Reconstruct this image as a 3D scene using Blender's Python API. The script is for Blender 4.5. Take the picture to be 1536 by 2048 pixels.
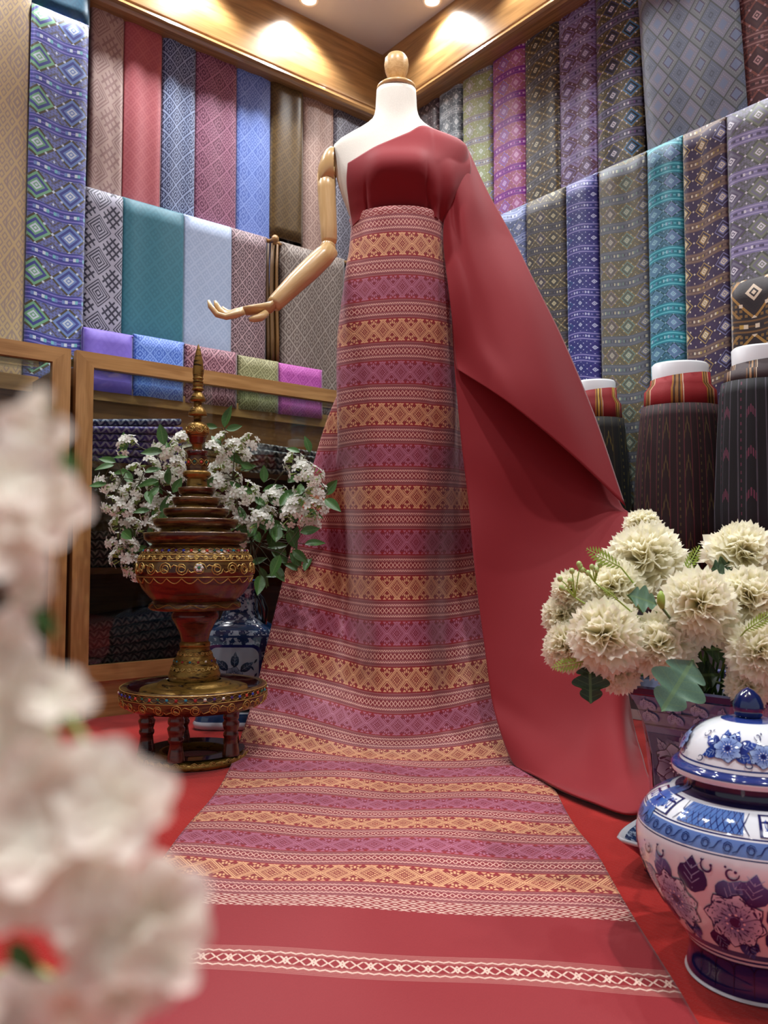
import bpy, bmesh, math, random
from mathutils import Vector, Matrix

for o_ in list(bpy.data.objects):
    bpy.data.objects.remove(o_, do_unlink=True)
SC = bpy.context.scene
COL = SC.collection
PI = math.pi
R = random.Random(7)

# ------------------------------------------------------------------ camera
F = 1628.0                      # focal length in pixels of the 1536x2048 frame
PT = math.radians(3.02)         # camera looks slightly upwards
HC = 0.5                        # camera height
CP, SP = math.cos(PT), math.sin(PT)
cam = bpy.data.cameras.new('camera')
cam.sensor_fit = 'VERTICAL'
cam.sensor_height = 36.0
cam.lens = F / 2048 * 36.0
cam.clip_start = 0.01
cam.dof.use_dof = True
cam.dof.focus_distance = 1.75
cam.dof.aperture_fstop = 28.62 / 3.2     # about 3.2 mm opening
cam_o = bpy.data.objects.new('camera', cam)
COL.objects.link(cam_o)
cam_o.location = (0, 0, HC)
cam_o.rotation_euler = (PI / 2 + PT, 0, 0)
SC.camera = cam_o

# ------------------------------------------------------------------ world and exposure
wd = bpy.data.worlds.new('world')
SC.world = wd
wd.use_nodes = True
wd.node_tree.nodes['Background'].inputs[0].default_value = (0.90, 0.96, 1.0, 1)
wd.node_tree.nodes['Background'].inputs[1].default_value = 0.33
SC.view_settings.view_transform = 'Standard'
SC.view_settings.look = 'None'
SC.view_settings.exposure = 0.12
SC.view_settings.gamma = 1.0
SC.view_settings.use_curve_mapping = False

# ------------------------------------------------------------------ room frame
CX, CY = -0.007, 3.7            # corner of the two wooden bulkheads
_n = math.hypot(.777, .630)
AX, AY = .777 / _n, .630 / _n
ZC = 2.842                      # ceiling height
WF = {'L': ((-AX, -AY), (AY, -AX)), 'R': ((AY, -AX), (-AX, -AY))}   # (along the wall from the corner, into the room)

def WP(w, s, o, z):
    (ax, ay), (nx, ny) = WF[w]
    return Vector((CX + ax * s + nx * o, CY + ay * s + ny * o, z))

def ray(px, py):
    u = (px - 768) / F
    v = (1024 - py) / F
    return Vector((u, CP - v * SP, v * CP + SP))

def P(px, py, D):               # pixel direction and distance from the camera along the floor
    d = ray(px, py)
    k = D / d.y
    return Vector((d.x * k, D, HC + d.z * k))

def PF(px, py, z=0.0):          # pixel on a horizontal plane
    d = ray(px, py)
    k = (z - HC) / d.z
    return Vector((d.x * k, d.y * k, z))

def ONW(w, px, py, o):          # pixel on a plane parallel to a wall -> (s, z)
    (ax, ay), (nx, ny) = WF[w]
    d = ray(px, py)
    k = (CX * nx + CY * ny + o) / (d.x * nx + d.y * ny)
    x, y = d.x * k, d.y * k
    return (x - CX) * ax + (y - CY) * ay, HC + d.z * k

# ------------------------------------------------------------------ lights of the shop ceiling and added fill lamps
def lin(c):
    c = c / 255.0
    return c / 12.92 if c <= 0.04045 else ((c + 0.055) / 1.055) ** 2.4

def C(r, g, b):
    return (lin(r), lin(g), lin(b), 1.0)

DOWNLIGHTS = []                 # (x, y, power, warm)
for s_, p_ in ((0.483, 36), (0.95, 34), (1.45, 34), (2.0, 28)):
    q = WP('L', s_, .104, 0); DOWNLIGHTS.append((q.x, q.y, p_, 0))
for s_, p_ in ((0.427, 25), (0.95, 24), (1.45, 32), (1.95, 32)):
    q = WP('R', s_, .075, 0); DOWNLIGHTS.append((q.x, q.y, p_, 0))
for x_, y_, p_, k_ in ((-.55, 1.85, 50, 112), (.20, 1.62, 56, 108), (.80, .50, 120, 56), (.0, .55, 8, 90), (-.7, .35, 34, 100), (1.0, .2, 24, 100), (-.12, -.28, 190, 46)):  # unseen key and fill lamps added to brighten mannequin, blossoms, carnations and jar
    DOWNLIGHTS.append((x_, y_, p_, k_))
for x_, y_, p_, k_ in DOWNLIGHTS:
    ld = bpy.data.lights.new('downlight_lamp', 'SPOT')
    ld.energy = p_
    ld.spot_size = math.radians(k_ if k_ else 128)
    ld.spot_blend = .55
    ld.shadow_soft_size = .03
    ld.color = (.97, .985, 1.0)
    lo = bpy.data.objects.new('downlight_lamp', ld)
    COL.objects.link(lo)
    lo.location = (x_, y_, ZC - .02)

# ------------------------------------------------------------------ mesh helpers
def tagp(o, label=None, cat=None, group=None, kind=None):
    if label: o['label'] = label
    if cat: o['category'] = cat
    if group: o['group'] = group
    if kind: o['kind'] = kind
    return o

def empty(name, loc, label, cat, group=None):
    o = bpy.data.objects.new(name, None)
    o.empty_display_size = .05
    COL.objects.link(o)
    o.location = loc
    return tagp(o, label, cat, group)

class MB:
    def __init__(s):
        s.v = []; s.f = []; s.uv = []; s.c = []; s.mi = []
    def add(s, verts, faces, uv=None, col=None, mi=0):
        n = len(s.v)
        s.v += [Vector(p) for p in verts]
        s.f += [tuple(i + n for i in f) for f in faces]
        s.uv += list(uv) if uv else [(0, 0)] * len(verts)
        if col is None: s.c += [(1, 1, 1, 1)] * len(verts)
        elif isinstance(col, list): s.c += col
        else: s.c += [col] * len(verts)
        s.mi += [mi] * len(faces)
        return s
    def build(s, name, mat, parent=None, origin=None, smooth=True, solid=0, bevel=0, link=True):
        org = Vector(parent.location) if parent is not None else Vector(origin if origin is not None else (0, 0, 0))
        me = bpy.data.meshes.new(name)
        me.from_pydata([tuple(p - org) for p in s.v], [], s.f)
        uvl = me.uv_layers.new(name='UVMap')
        lv = [0] * len(me.loops)
        me.loops.foreach_get('vertex_index', lv)
        buf = []
        for i in lv: buf += [s.uv[i][0], s.uv[i][1]]
        uvl.data.foreach_set('uv', buf)
        if any(c != (1, 1, 1, 1) for c in s.c):
            ca = me.color_attributes.new('Col', 'FLOAT_COLOR', 'POINT')
            cb = []
            for c in s.c: cb += c
            ca.data.foreach_set('color', cb)
        for m in (mat if isinstance(mat, (list, tuple)) else [mat]):
            me.materials.append(m)
        me.polygons.foreach_set('material_index', s.mi)
        if smooth: me.polygons.foreach_set('use_smooth', [True] * len(me.polygons))
        me.update()
        o = bpy.data.objects.new(name, me)
        COL.objects.link(o)
        if parent is not None: o.parent = parent
        else: o.location = org
        if solid:
            m = o.modifiers.new('s', 'SOLIDIFY'); m.thickness = solid; m.offset = 0
        if bevel:
            m = o.modifiers.new('b', 'BEVEL'); m.width = bevel; m.segments = 2; m.limit_method = 'ANGLE'
        return o

def inst(name, me, parent, mtx, label=None):   # copy sharing mesh data; mtx in world space, parent translated only
    o = bpy.data.objects.new(name, me)
    COL.objects.link(o)
    if parent is not None:
        o.parent = parent
        o.matrix_basis = Matrix.Translation(-Vector(parent.location)) @ mtx
    else:
        o.matrix_basis = mtx
    if label: o['label'] = label
    return o

def frame(pos, zdir, xdir=None, scale=1.0):
    z = Vector(zdir).normalized()
    x = Vector(xdir) if xdir is not None else (Vector((1, 0, 0)) if abs(z.x) < .9 else Vector((0, 1, 0)))
    y = z.cross(x).normalized()
    x = y.cross(z)
    m = Matrix((x, y, z)).transposed().to_4x4()
    return Matrix.Translation(pos) @ m @ Matrix.Scale(scale, 4)

def lathe(prof, cx=0, cy=0, seg=40, z0=0, a0=0, sq=None):
    """surface of revolution of (r, z) points; sq(theta) scales the radius"""
    V = []; Fc = []; U = []
    n = len(prof); acc = 0
    for i, (r, z) in enumerate(prof):
        if i: acc += math.hypot(r - prof[i - 1][0], z - prof[i - 1][1])
        for k in range(seg + 1):
            t = a0 + 2 * PI * k / seg
            rr = r * (sq(t) if sq else 1)
            V.append((cx + rr * math.cos(t), cy + rr * math.sin(t), z0 + z))
            U.append((k / seg, acc))
    for i in range(n - 1):
        for k in range(seg):
            a = i * (seg + 1) + k
            Fc.append((a, a + 1, a + seg + 2, a + seg + 1))
    return V, Fc, U

def tube(path, rad, seg=8, cap=True, flat=1.0):
    pts = [Vector(p) for p in path]
    if not isinstance(rad, (list, tuple)): rad = [rad] * len(pts)
    V = []; Fc = []; U = []
    t = (pts[1] - pts[0]).normalized()
    up = Vector((0, 0, 1)) if abs(t.z) < .9 else Vector((0, 1, 0))
    nx = t.cross(up).normalized(); acc = 0
    for i, p in enumerate(pts):
        if i == 0: t = pts[1] - pts[0]
        elif i == len(pts) - 1: t = pts[-1] - pts[-2]
        else: t = pts[i + 1] - pts[i - 1]
        t.normalize()
        nx = (nx - t * nx.dot(t)).normalized()
        ny = t.cross(nx)
        if i: acc += (p - pts[i - 1]).length
        for k in range(seg):
            a = 2 * PI * k / seg
            V.append(p + (nx * math.cos(a) + ny * math.sin(a) * flat) * rad[i])
            U.append((acc, k / seg * 6.28 * rad[i]))
    for i in range(len(pts) - 1):
        for k in range(seg):
            a = i * seg + k; b = i * seg + (k + 1) % seg
            Fc.append((a, b, b + seg, a + seg))
    if cap:
        Fc.append(tuple(range(seg - 1, -1, -1)))
        Fc.append(tuple((len(pts) - 1) * seg + k for k in range(seg)))
    return V, Fc, U

def sphere(c, r, seg=10, rings=6, sz=1.0):
    c = Vector(c)
    prof = [(r * math.sin(PI * i / rings), -r * sz * math.cos(PI * i / rings)) for i in range(rings + 1)]
    return lathe(prof, c.x, c.y, seg, c.z)

def prism(pts0, pts1, grain=None):
    """solid between two matching polygons; uv u runs along grain"""
    n = len(pts0)
    a = [Vector(p) for p in pts0]; b = [Vector(p) for p in pts1]
    V = []; Fc = []; U = []
    g = Vector(grain).normalized() if grain is not None else Vector((0, 0, 1))
    def face(ps):
        k = len(V)
        nn = (ps[1] - ps[0]).cross(ps[2] - ps[0])
        nn = nn.normalized() if nn.length > 1e-9 else Vector((0, 0, 1))
        h = nn.cross(g)
        if h.length < .3: h = nn.cross(Vector((0.3, .5, .8)))
        h.normalize()
        for p in ps:
            V.append(p); U.append((p.dot(g), p.dot(h)))
        Fc.append(tuple(range(k, k + len(ps))))
    face(a[::-1]); face(b)
    for i in range(n):
        j = (i + 1) % n
        face([a[i], a[j], b[j], b[i]])
    return V, Fc, U

def wbox(w, s0, s1, o0, o1, z0, z1, grain='s'):
    q = [(s0, z0), (s1, z0), (s1, z1), (s0, z1)]
    g = Vector((WF[w][0][0], WF[w][0][1], 0)) if grain == 's' else (Vector((0, 0, 1)) if grain == 'z' else Vector((WF[w][1][0], WF[w][1][1], 0)))
    a = [WP(w, s, o1, z) for s, z in q]; b = [WP(w, s, o0, z) for s, z in q]
    if w == 'R': a, b = b, a
    return prism(a, b, g)

def cr(knots, vals, t):
    """smooth interpolation through knots"""
    n = len(knots)
    if t <= knots[0]: i = 0
    elif t >= knots[-1]: i = n - 2
    else:
        i = 0
        while t > knots[i + 1]: i += 1
    h = knots[i + 1] - knots[i]
    u = (t - knots[i]) / h
    def tan(k):
        if k == 0: return (vals[1] - vals[0]) / (knots[1] - knots[0])
        if k == n - 1: return (vals[-1] - vals[-2]) / (knots[-1] - knots[-2])
        return (vals[k + 1] - vals[k - 1]) / (knots[k + 1] - knots[k - 1])
    m0 = tan(i) * h; m1 = tan(i + 1) * h
    u2 = u * u; u3 = u2 * u
    return vals[i] * (2 * u3 - 3 * u2 + 1) + m0 * (u3 - 2 * u2 + u) + vals[i + 1] * (3 * u2 - 2 * u3) + m1 * (u3 - u2)

def sheet(vk, wk, ctrl, nv, nw, disp=None, uvs=None):
    """dense grid through a control net ctrl[row][col] of points"""
    V = []; Fc = []; U = []
    for i in range(nv + 1):
        v = vk[0] + (vk[-1] - vk[0]) * i / nv
        row = [cr(vk, [ctrl[r][c] for r in range(len(vk))], v) for c in range(len(wk))]
        for j in range(nw + 1):
            w = wk[0] + (wk[-1] - wk[0]) * j / nw
            p = cr(wk, row, w)
            if disp: p = disp(v, w, p)
            V.append(p); U.append((w, v))
    for i in range(nv):
        for j in range(nw):
            a = i * (nw + 1) + j
            Fc.append((a, a + 1, a + nw + 2, a + nw + 1))
    return V, Fc, U

# ------------------------------------------------------------------ shader expressions
class E:
    nt = None
    def __init__(s, k): s.k = k
    @staticmethod
    def m(op, *a):
        n = E.nt.nodes.new('ShaderNodeMath'); n.operation = op
        for i, x in enumerate(a):
            x = x.k if isinstance(x, E) else x
            if isinstance(x, (int, float)): n.inputs[i].default_value = x
            else: E.nt.links.new(x, n.inputs[i])
        return E(n.outputs[0])
    def __add__(s, b): return E.m('ADD', s, b)
    def __radd__(s, b): return E.m('ADD', b, s)
    def __sub__(s, b): return E.m('SUBTRACT', s, b)
    def __rsub__(s, b): return E.m('SUBTRACT', b, s)
    def __mul__(s, b): return E.m('MULTIPLY', s, b)
    def __rmul__(s, b): return E.m('MULTIPLY', b, s)
    def __truediv__(s, b): return E.m('DIVIDE', s, b)
    def __lt__(s, b): return E.m('LESS_THAN', s, b)
    def __gt__(s, b): return E.m('GREATER_THAN', s, b)
def fr(a): return E.m('FRACT', a)
def ab(a): return E.m('ABSOLUTE', a)
def mn(a, b): return E.m('MINIMUM', a, b)
def mx(a, b): return E.m('MAXIMUM', a, b)
def fl(a): return E.m('FLOOR', a)
def sn(a): return E.m('SINE', a)
def near(a, c, w): return E.m('COMPARE', a, c, w)
def tri(a): return ab(fr(a) - .5)          # 0 at half, .5 at whole
def either(*a):
    r = a[0]
    for x in a[1:]: r = mx(r, x)
    return r
def mixc(f, a, b):
    n = E.nt.nodes.new('ShaderNodeMix'); n.data_type = 'RGBA'; n.clamp_factor = True
    for i, x in ((0, f), (6, a), (7, b)):
        if isinstance(x, E): E.nt.links.new(x.k, n.inputs[i])
        else: n.inputs[i].default_value = x
    return E(n.outputs[2])
def noise(vec, scale, detail=2, rough=.5):
    n = E.nt.nodes.new('ShaderNodeTexNoise')
    n.inputs['Scale'].default_value = scale; n.inputs['Detail'].default_value = detail; n.inputs['Roughness'].default_value = rough
    if vec is not None: E.nt.links.new(vec.k, n.inputs['Vector'])
    return E(n.outputs['Fac'])
def vec3(x, y, z):
    n = E.nt.nodes.new('ShaderNodeCombineXYZ')
    for i, a in enumerate((x, y, z)):
        if isinstance(a, E): E.nt.links.new(a.k, n.inputs[i])
        else: n.inputs[i].default_value = a
    return E(n.outputs[0])
def coords(kind='UV'):
    t = E.nt.nodes.new('ShaderNodeTexCoord')
    s = E.nt.nodes.new('ShaderNodeSeparateXYZ')
    E.nt.links.new(t.outputs[kind], s.inputs[0])
    return E(s.outputs[0]), E(s.outputs[1]), E(s.outputs[2]), E(t.outputs[kind])

def material(name, build, rough=.5, metal=0.0, spec=.5, sheen=0.0, coat=0.0, sub=0.0, trans=0.0, ior=None):
    """build() returns colour, or (colour, height, strength)"""
    m = bpy.data.materials.new(name)
    m.use_nodes = True
    E.nt = m.node_tree
    b = m.node_tree.nodes['Principled BSDF']
    b.inputs['Roughness'].default_value = rough
    b.inputs['Metallic'].default_value = metal
    b.inputs['Specular IOR Level'].default_value = spec
    b.inputs['Sheen Weight'].default_value = sheen
    b.inputs['Sheen Roughness'].default_value = .4
    b.inputs['Coat Weight'].default_value = coat
    b.inputs['Coat Roughness'].default_value = .06
    if sub:
        b.inputs['Subsurface Weight'].default_value = sub
        b.inputs['Subsurface Scale'].default_value = .01
    if ior: b.inputs['IOR'].default_value = ior
    r = build() if callable(build) else build
    h = None; rg = None
    if isinstance(r, dict): h = r.get('h'); st = r.get('st', .2); rg = r.get('rough'); r = r['c']
    if isinstance(r, E): m.node_tree.links.new(r.k, b.inputs['Base Color'])
    else: b.inputs['Base Color'].default_value = r
    if rg is not None: m.node_tree.links.new(rg.k, b.inputs['Roughness'])
    if h is not None:
        bp = m.node_tree.nodes.new('ShaderNodeBump')
        bp.inputs['Strength'].default_value = st
        bp.inputs['Distance'].default_value = .002
        m.node_tree.links.new(h.k, bp.inputs['Height'])
        m.node_tree.links.new(bp.outputs[0], b.inputs['Normal'])
    return m

def wood(name, c1, c2, sc=1.0, rough=.32, coat=.35, grain=9.0):
    def b():
        x, y, z, v = coords('UV')
        w = noise(vec3(x * 1.3 * sc, y * grain * sc, 0), 2.2, 3)
        f = noise(vec3(x * 5 * sc, y * 140 * sc, w * 2), 1.5, 3, .6)
        ring = sn((y * 22 * sc + w * 7.5) * 3.0) * .5 + .5
        fac = ring * .35 + f * .65
        return {'c': mixc(fac * 1.3 - .2, c1, c2), 'h': f, 'st': .08}
    return material(name, b, rough=rough, coat=coat)

def thin(m, f=.4):               # thin petals and leaves let some light through
    nt = m.node_tree; b = nt.nodes['Principled BSDF']
    t = nt.nodes.new('ShaderNodeBsdfTranslucent'); x = nt.nodes.new('ShaderNodeMixShader'); x.inputs[0].default_value = f
    if b.inputs['Base Color'].links: nt.links.new(b.inputs['Base Color'].links[0].from_socket, t.inputs[0])
    else: t.inputs[0].default_value = b.inputs['Base Color'].default_value
    nt.links.new(b.outputs[0], x.inputs[1]); nt.links.new(t.outputs[0], x.inputs[2])
    nt.links.new(x.outputs[0], nt.nodes['Material Output'].inputs[0])
    return m

def plain(name, col, **k):
    return material(name, col, **k)

# ================================================================== materials of the room
M = {}
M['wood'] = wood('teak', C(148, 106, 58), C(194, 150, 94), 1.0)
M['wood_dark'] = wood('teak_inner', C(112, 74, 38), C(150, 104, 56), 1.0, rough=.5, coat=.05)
M['wood_bulk'] = wood('teak_bulkhead', C(120, 86, 50), C(180, 136, 84), .7, rough=.34, coat=.5)
M['wood_light'] = wood('maple', C(206, 168, 112), C(226, 192, 140), 2.2, rough=.28, coat=.4)
M['wood_head'] = wood('pine', C(196, 150, 92), C(226, 188, 132), 3.0, rough=.35, coat=.3)
M['ceiling'] = material('ceiling_paint', C(196, 196, 204), rough=.35, spec=.5)
M['wallback'] = plain('wall_backing', C(48, 40, 36), rough=.8)
M['white_metal'] = plain('white_metal', C(235, 233, 230), rough=.4)
def _carpet():
    x, y, z, v = coords('Object')
    n1 = noise(v, 420, 2); n2 = noise(v, 5, 3)
    rib = sn(x * 520 + y * 380) * .5 + .5
    return {'c': mixc(n1 * .6 + n2 * .6 - .1, C(150, 26, 24), C(190, 46, 38)), 'h': n1 + rib * .15, 'st': .5}
M['carpet'] = material('red_carpet', _carpet, rough=.95, spec=.1, sheen=.3)
def emis(name, col, st):
    m = bpy.data.materials.new(name); m.use_nodes = True
    b = m.node_tree.nodes['Principled BSDF']
    b.inputs['Emission Color'].default_value = col; b.inputs['Emission Strength'].default_value = st
    b.inputs['Base Color'].default_value = (0, 0, 0, 1)
    return m
M['lamp'] = emis('lamp_glow', (1, .93, .84, 1), 40)
def _glass():
    m = bpy.data.materials.new('pane_glass'); m.use_nodes = True
    nt = m.node_tree; nt.nodes.remove(nt.nodes['Principled BSDF'])
    out = nt.nodes['Material Output']
    t = nt.nodes.new('ShaderNodeBsdfTransparent'); t.inputs[0].default_value = (.90, .93, .91, 1)
    g = nt.nodes.new('ShaderNodeBsdfGlossy'); g.inputs['Roughness'].default_value = .02
    fz = nt.nodes.new('ShaderNodeFresnel'); fz.inputs['IOR'].default_value = 1.45
    mx_ = nt.nodes.new('ShaderNodeMixShader')
    nt.links.new(fz.outputs[0], mx_.inputs[0]); nt.links.new(t.outputs[0], mx_.inputs[1]); nt.links.new(g.outputs[0], mx_.inputs[2])
    nt.links.new(mx_.outputs[0], out.inputs[0])
    return m
M['glass'] = _glass()

# ================================================================== room shell
def slab(name, pts, mat, kind='structure'):
    mb = MB(); mb.add(*prism([(x, y, z) for x, y, z, _ in pts], [(x, y, z + d) for x, y, z, d in pts]))
    o = mb.build(name, mat, smooth=False)
    return tagp(o, kind=kind)
fp = [WP('L', -.2, -.1, 0), WP('L', 5.2, -.1, 0), WP('L', 5.2, 5.2, 0), WP('L', -.2, 5.2, 0)]
o_ = slab('floor', [(p.x, p.y, -.05, .05) for p in fp[::-1]], M['carpet'])
o_ = slab('ceiling', [(p.x, p.y, ZC, .05) for p in fp], M['ceiling'])
for w, nm in (('L', 'wall_left'), ('R', 'wall_right')):
    mb = MB(); mb.add(*wbox(w, -.1 if w == 'L' else 0, 5.0, -.14, -.10, 0, ZC))
    tagp(mb.build(nm, M['wallback'], smooth=False), kind='structure')

ZB = 2.515
for w, nm in (('L', 'trim_1'), ('R', 'trim_2')):
    mb = MB(); mb.add(*wbox(w, 0, 4.5, -.10, 0, ZB + .06, ZC))
    t = tagp(mb.build(nm, M['wood_bulk'], smooth=False), kind='structure')
    # moulding profile swept along the bulkhead
    prof = [(-.10, ZB + .06), (-.10, ZB), (.004, ZB), (.018, ZB + .006), (.024, ZB + .018), (.020, ZB + .030), (.010, ZB + .037),
            (.010, ZB + .041), (.014, ZB + .045), (.014, ZB + .052), (.006, ZB + .058), (.006, ZB + .062), (0, ZB + .066)]
    V = []; U = []; Fc = []
    for s in (0, 4.5):
        for o, z in prof:
            V.append(WP(w, s + (o if s == 0 else 0), o, z)); U.append((s, o * 3 + z * 3))
    n = len(prof)
    for i in range(n - 1): Fc.append((i, i + 1, n + i + 1, n + i))
    mb = MB(); mb.add(V, Fc, U); mb.build('moulding', M['wood_bulk'], t, smooth=False)

for i, (x, y, p_, k) in enumerate(DOWNLIGHTS):
    wl = ['nearest the corner by the left bulkhead', 'second from the corner by the left bulkhead', 'third from the corner by the left bulkhead', 'farthest from the corner by the left bulkhead',
          'nearest the corner by the right bulkhead', 'second from the corner by the right bulkhead', 'third from the corner by the right bulkhead', 'farthest from the corner by the right bulkhead',
          'added as unseen fill above the golden vessel', 'added as key light above the mannequin front', 'added to brighten the planter of carnations', 'added as fill above the near end of the red silk', 'added as fill far out on the left', 'added as fill far out on the right', 'added behind the camera to light near blossoms']
    e = empty('ceiling_downlight', (x, y, ZC), 'round white recessed ceiling downlight ' + wl[i], 'light', 'recessed ceiling downlights')
    mb = MB(); mb.add(*lathe([(.026, .004), (.028, -.006), (.040, -.008), (.043, -.003), (.043, .001)], x, y, 28, ZC)); mb.build('trim_ring', M['white_metal'], e)
    mb = MB(); mb.add(*lathe([(0.0001, -.002), (.027, -.002)], x, y, 28, ZC)); mb.build('lens', M['lamp'], e)

# ================================================================== woven fabric patterns
def brocade(cw, ch, c0, c1, fine=6, mode=0, soft=1.0):
    """two-tone diamond damask: nested lozenges, mode 1 alternates with checked ones, mode 2 adds a small overall lattice"""
    def b():
        u, v, _, vv = coords('UV')
        p = u / cw + v / ch; q = u / cw - v / ch
        fp_ = tri(p); fq = tri(q)
        e = mx(fp_, fq); n_ = mn(fp_, fq)
        ring = either(e > .44, near(e, .20, .035), e < .07)
        dots = near(e, .32, .05) * (tri((p + q) * fine * .5) > .22)
        nest = either(ring, dots)
        if mode == 1:
            chk = (mx(tri(p * 4), tri(q * 4)) < .33)
            par = fr((fl(p) + fl(q)) * .5) > .25
            nest = mixf(par, either(e > .45, near(e, .38, .025), near(e, .27, .03), near(e, .16, .03), e < .07), either(e > .45, chk))
        elif mode == 2:
            par = fr((fl(p) + fl(q)) * .5) > .25
            sm = either(mx(tri(p * 3), tri(q * 3)) < .20, near(mx(tri(p * 3), tri(q * 3)), .43, .06))
            nest = mixf(par, nest, either(e > .45, sm))
        wv = noise(vec3(u * 900, v * 250, 0), 1, 1)
        return {'c': mixc(nest * soft * (wv * .5 + .72), c0, c1), 'h': wv + nest * .8, 'st': .2}
    return b
def mixf(f, a, b): return a + (b - a) * f

def banded(h, sf, cw, base, lat, fills, sbg, sline, dash, dot, lw=.05, outc=None, v0=0.0):
    """bands of diamonds between woven stripe borders"""
    def b():
        u, v, _, vv = coords('UV')
        t = fr(v / h + v0)
        y = (t - sf) / (1 - sf)
        x = u / cw
        a = tri(x); q = ab(y - .5)
        d = a + q
        cell = fr(fl(x + .0) / 3.0 + .01)
        c = mixc(cell > .3, fills[0], fills[1])
        c = mixc(cell > .6, c, fills[2 % len(fills)])
        col = mixc(d < .5, outc if outc else base, c)
        stp = near(fr(a * 10), .5, .28) * near(fr(q * 10), .5, .28)
        col = mixc(stp * (d > .55) * .55, col, lat)
        col = mixc(near(d, .30, .055), col, base)
        col = mixc(near(d, .5, lw), col, lat)
        col = mixc(near(d, .13, .035), col, dot)
        s2 = near(d, .78, .04) * (q > .2)
        col = mixc(s2 * .7, col, lat)
        dots = either(mx(ab(a - .25), ab(q - .25)) < .035, (a + ab(q - .5)) < .055, (d < .05), (ab(a - .5) + q) < .055,
                      (ab(a - .5) * 1.4 + ab(q - .42)) < .05)
        col = mixc(dots, col, dot)
        # stripe border
        ts = t / sf
        sc = mixc(tri(ts * 3.0) < .17, sbg, sline)
        dsh = near(ts, .5, .13) * (tri(u / (cw * .30)) > .22)
        alt = fr(fl(u / (cw * .30)) / 3.0 + .01)
        sc = mixc(dsh, sc, mixc(alt > .3, dash, mixc(alt > .6, dot, fills[0])))
        col = mixc(t < sf, col, sc)
        wv = noise(vec3(u * 900, v * 250, 0), 1, 1)
        return {'c': mixc(wv * .35 - .05, col, (0.0, 0.0, 0.0, 1)), 'h': wv + d * .5, 'st': .2}
    return b

def silk(c0, c1, cw=.05):
    def b():
        u, v, _, vv = coords('UV')
        x = u / cw; y = v / cw / 1.2
        d = tri(x) + tri(y); m = mn(d, 1.0 - d)
        tx = tri(x * 3 + y * 3); ty = tri(x * 3 - y * 3)
        k = either(near(m, .45, .05), mx(tx, ty) < .3) * .35
        wv = noise(vec3(u * 900, v * 250, 0), 1, 1)
        return {'c': mixc(k + wv * .25, c0, c1), 'h': wv + k, 'st': .15}
    return b

W_ = C(226, 226, 230)
# ---- table: label, left px, right px (mid height), top(px,py) or None, bottom z, offset, pattern
def panel(label, w, xl, xr, ym, ztop, zbot, o, mat, group, shear=0.0, amp=.004, sag=.010, ph=0.0, ub=0.0):
    sa, _ = ONW(w, xl, ym, o); sb, _ = ONW(w, xr, ym, o)
    s0, s1 = min(sa, sb), max(sa, sb)
    Wd = s1 - s0; Hh = ztop - zbot
    org = WP(w, (s0 + s1) / 2, o, zbot)
    nx = 16; ny = max(6, int(Hh / .05))
    path = [(zbot + Hh * i / ny, 0.0) for i in range(ny + 1)]
    r = .011
    for k in range(1, 7):
        a = PI * k / 6
        path.append((ztop + r * math.sin(a), -r + r * math.cos(a)))
    for k in range(1, 5):
        path.append((ztop - Hh * .5 * k / 4, -2 * r))
    V = []; U = []; Fc = []; acc = 0
    for i, (z, y) in enumerate(path):
        if i: acc += math.hypot(z - path[i - 1][0], y - path[i - 1][1])
        tz = max(0, min(1, (z - zbot) / Hh))
        front = i <= ny
        for j in range(nx + 1):
            t = j / nx
            e = abs(2 * t - 1) ** 10
            out = y + (.009 * (1 - e) - .006 * e if front else 0)
            if front:
                out += amp * math.sin(t * 5.2 + ph + tz * 1.3) * (1 - tz * .7) + amp * .5 * math.sin(t * 11 + ph * 2)
            ss = s0 + Wd * t + shear * (tz - .5)
            V.append(WP(w, ss, o + out, z))
            U.append((t * Wd + ub, acc + sag * math.sin(t * PI * 1.3 + ph)))
    for i in range(len(path) - 1):
        for j in range(nx):
            a = i * (nx + 1) + j
            Fc.append((a, a + 1, a + nx + 2, a + nx + 1))
    mb = MB(); mb.add(V, Fc, U)
    ob = mb.build('hanging_fabric', mat, None, org, solid=.0025)
    return tagp(ob, label, 'fabric', group)

def cm(name, fn, rough=.5, sheen=.25, spec=.4):
    return material(name, fn, rough=rough, sheen=sheen, spec=spec)

GL1 = 'fabrics hung from the high rail of the left wall'
GL2 = 'fabrics hung from the lower rail of the left wall'
GL3 = 'short folded fabrics over the ledge behind the cabinet'
GR1 = 'fabrics hung from the high rail of the right wall'
GR2 = 'fabrics hung from the lower rail of the right wall'
LZT = 2.60
gold = C(176, 150, 96)
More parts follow.
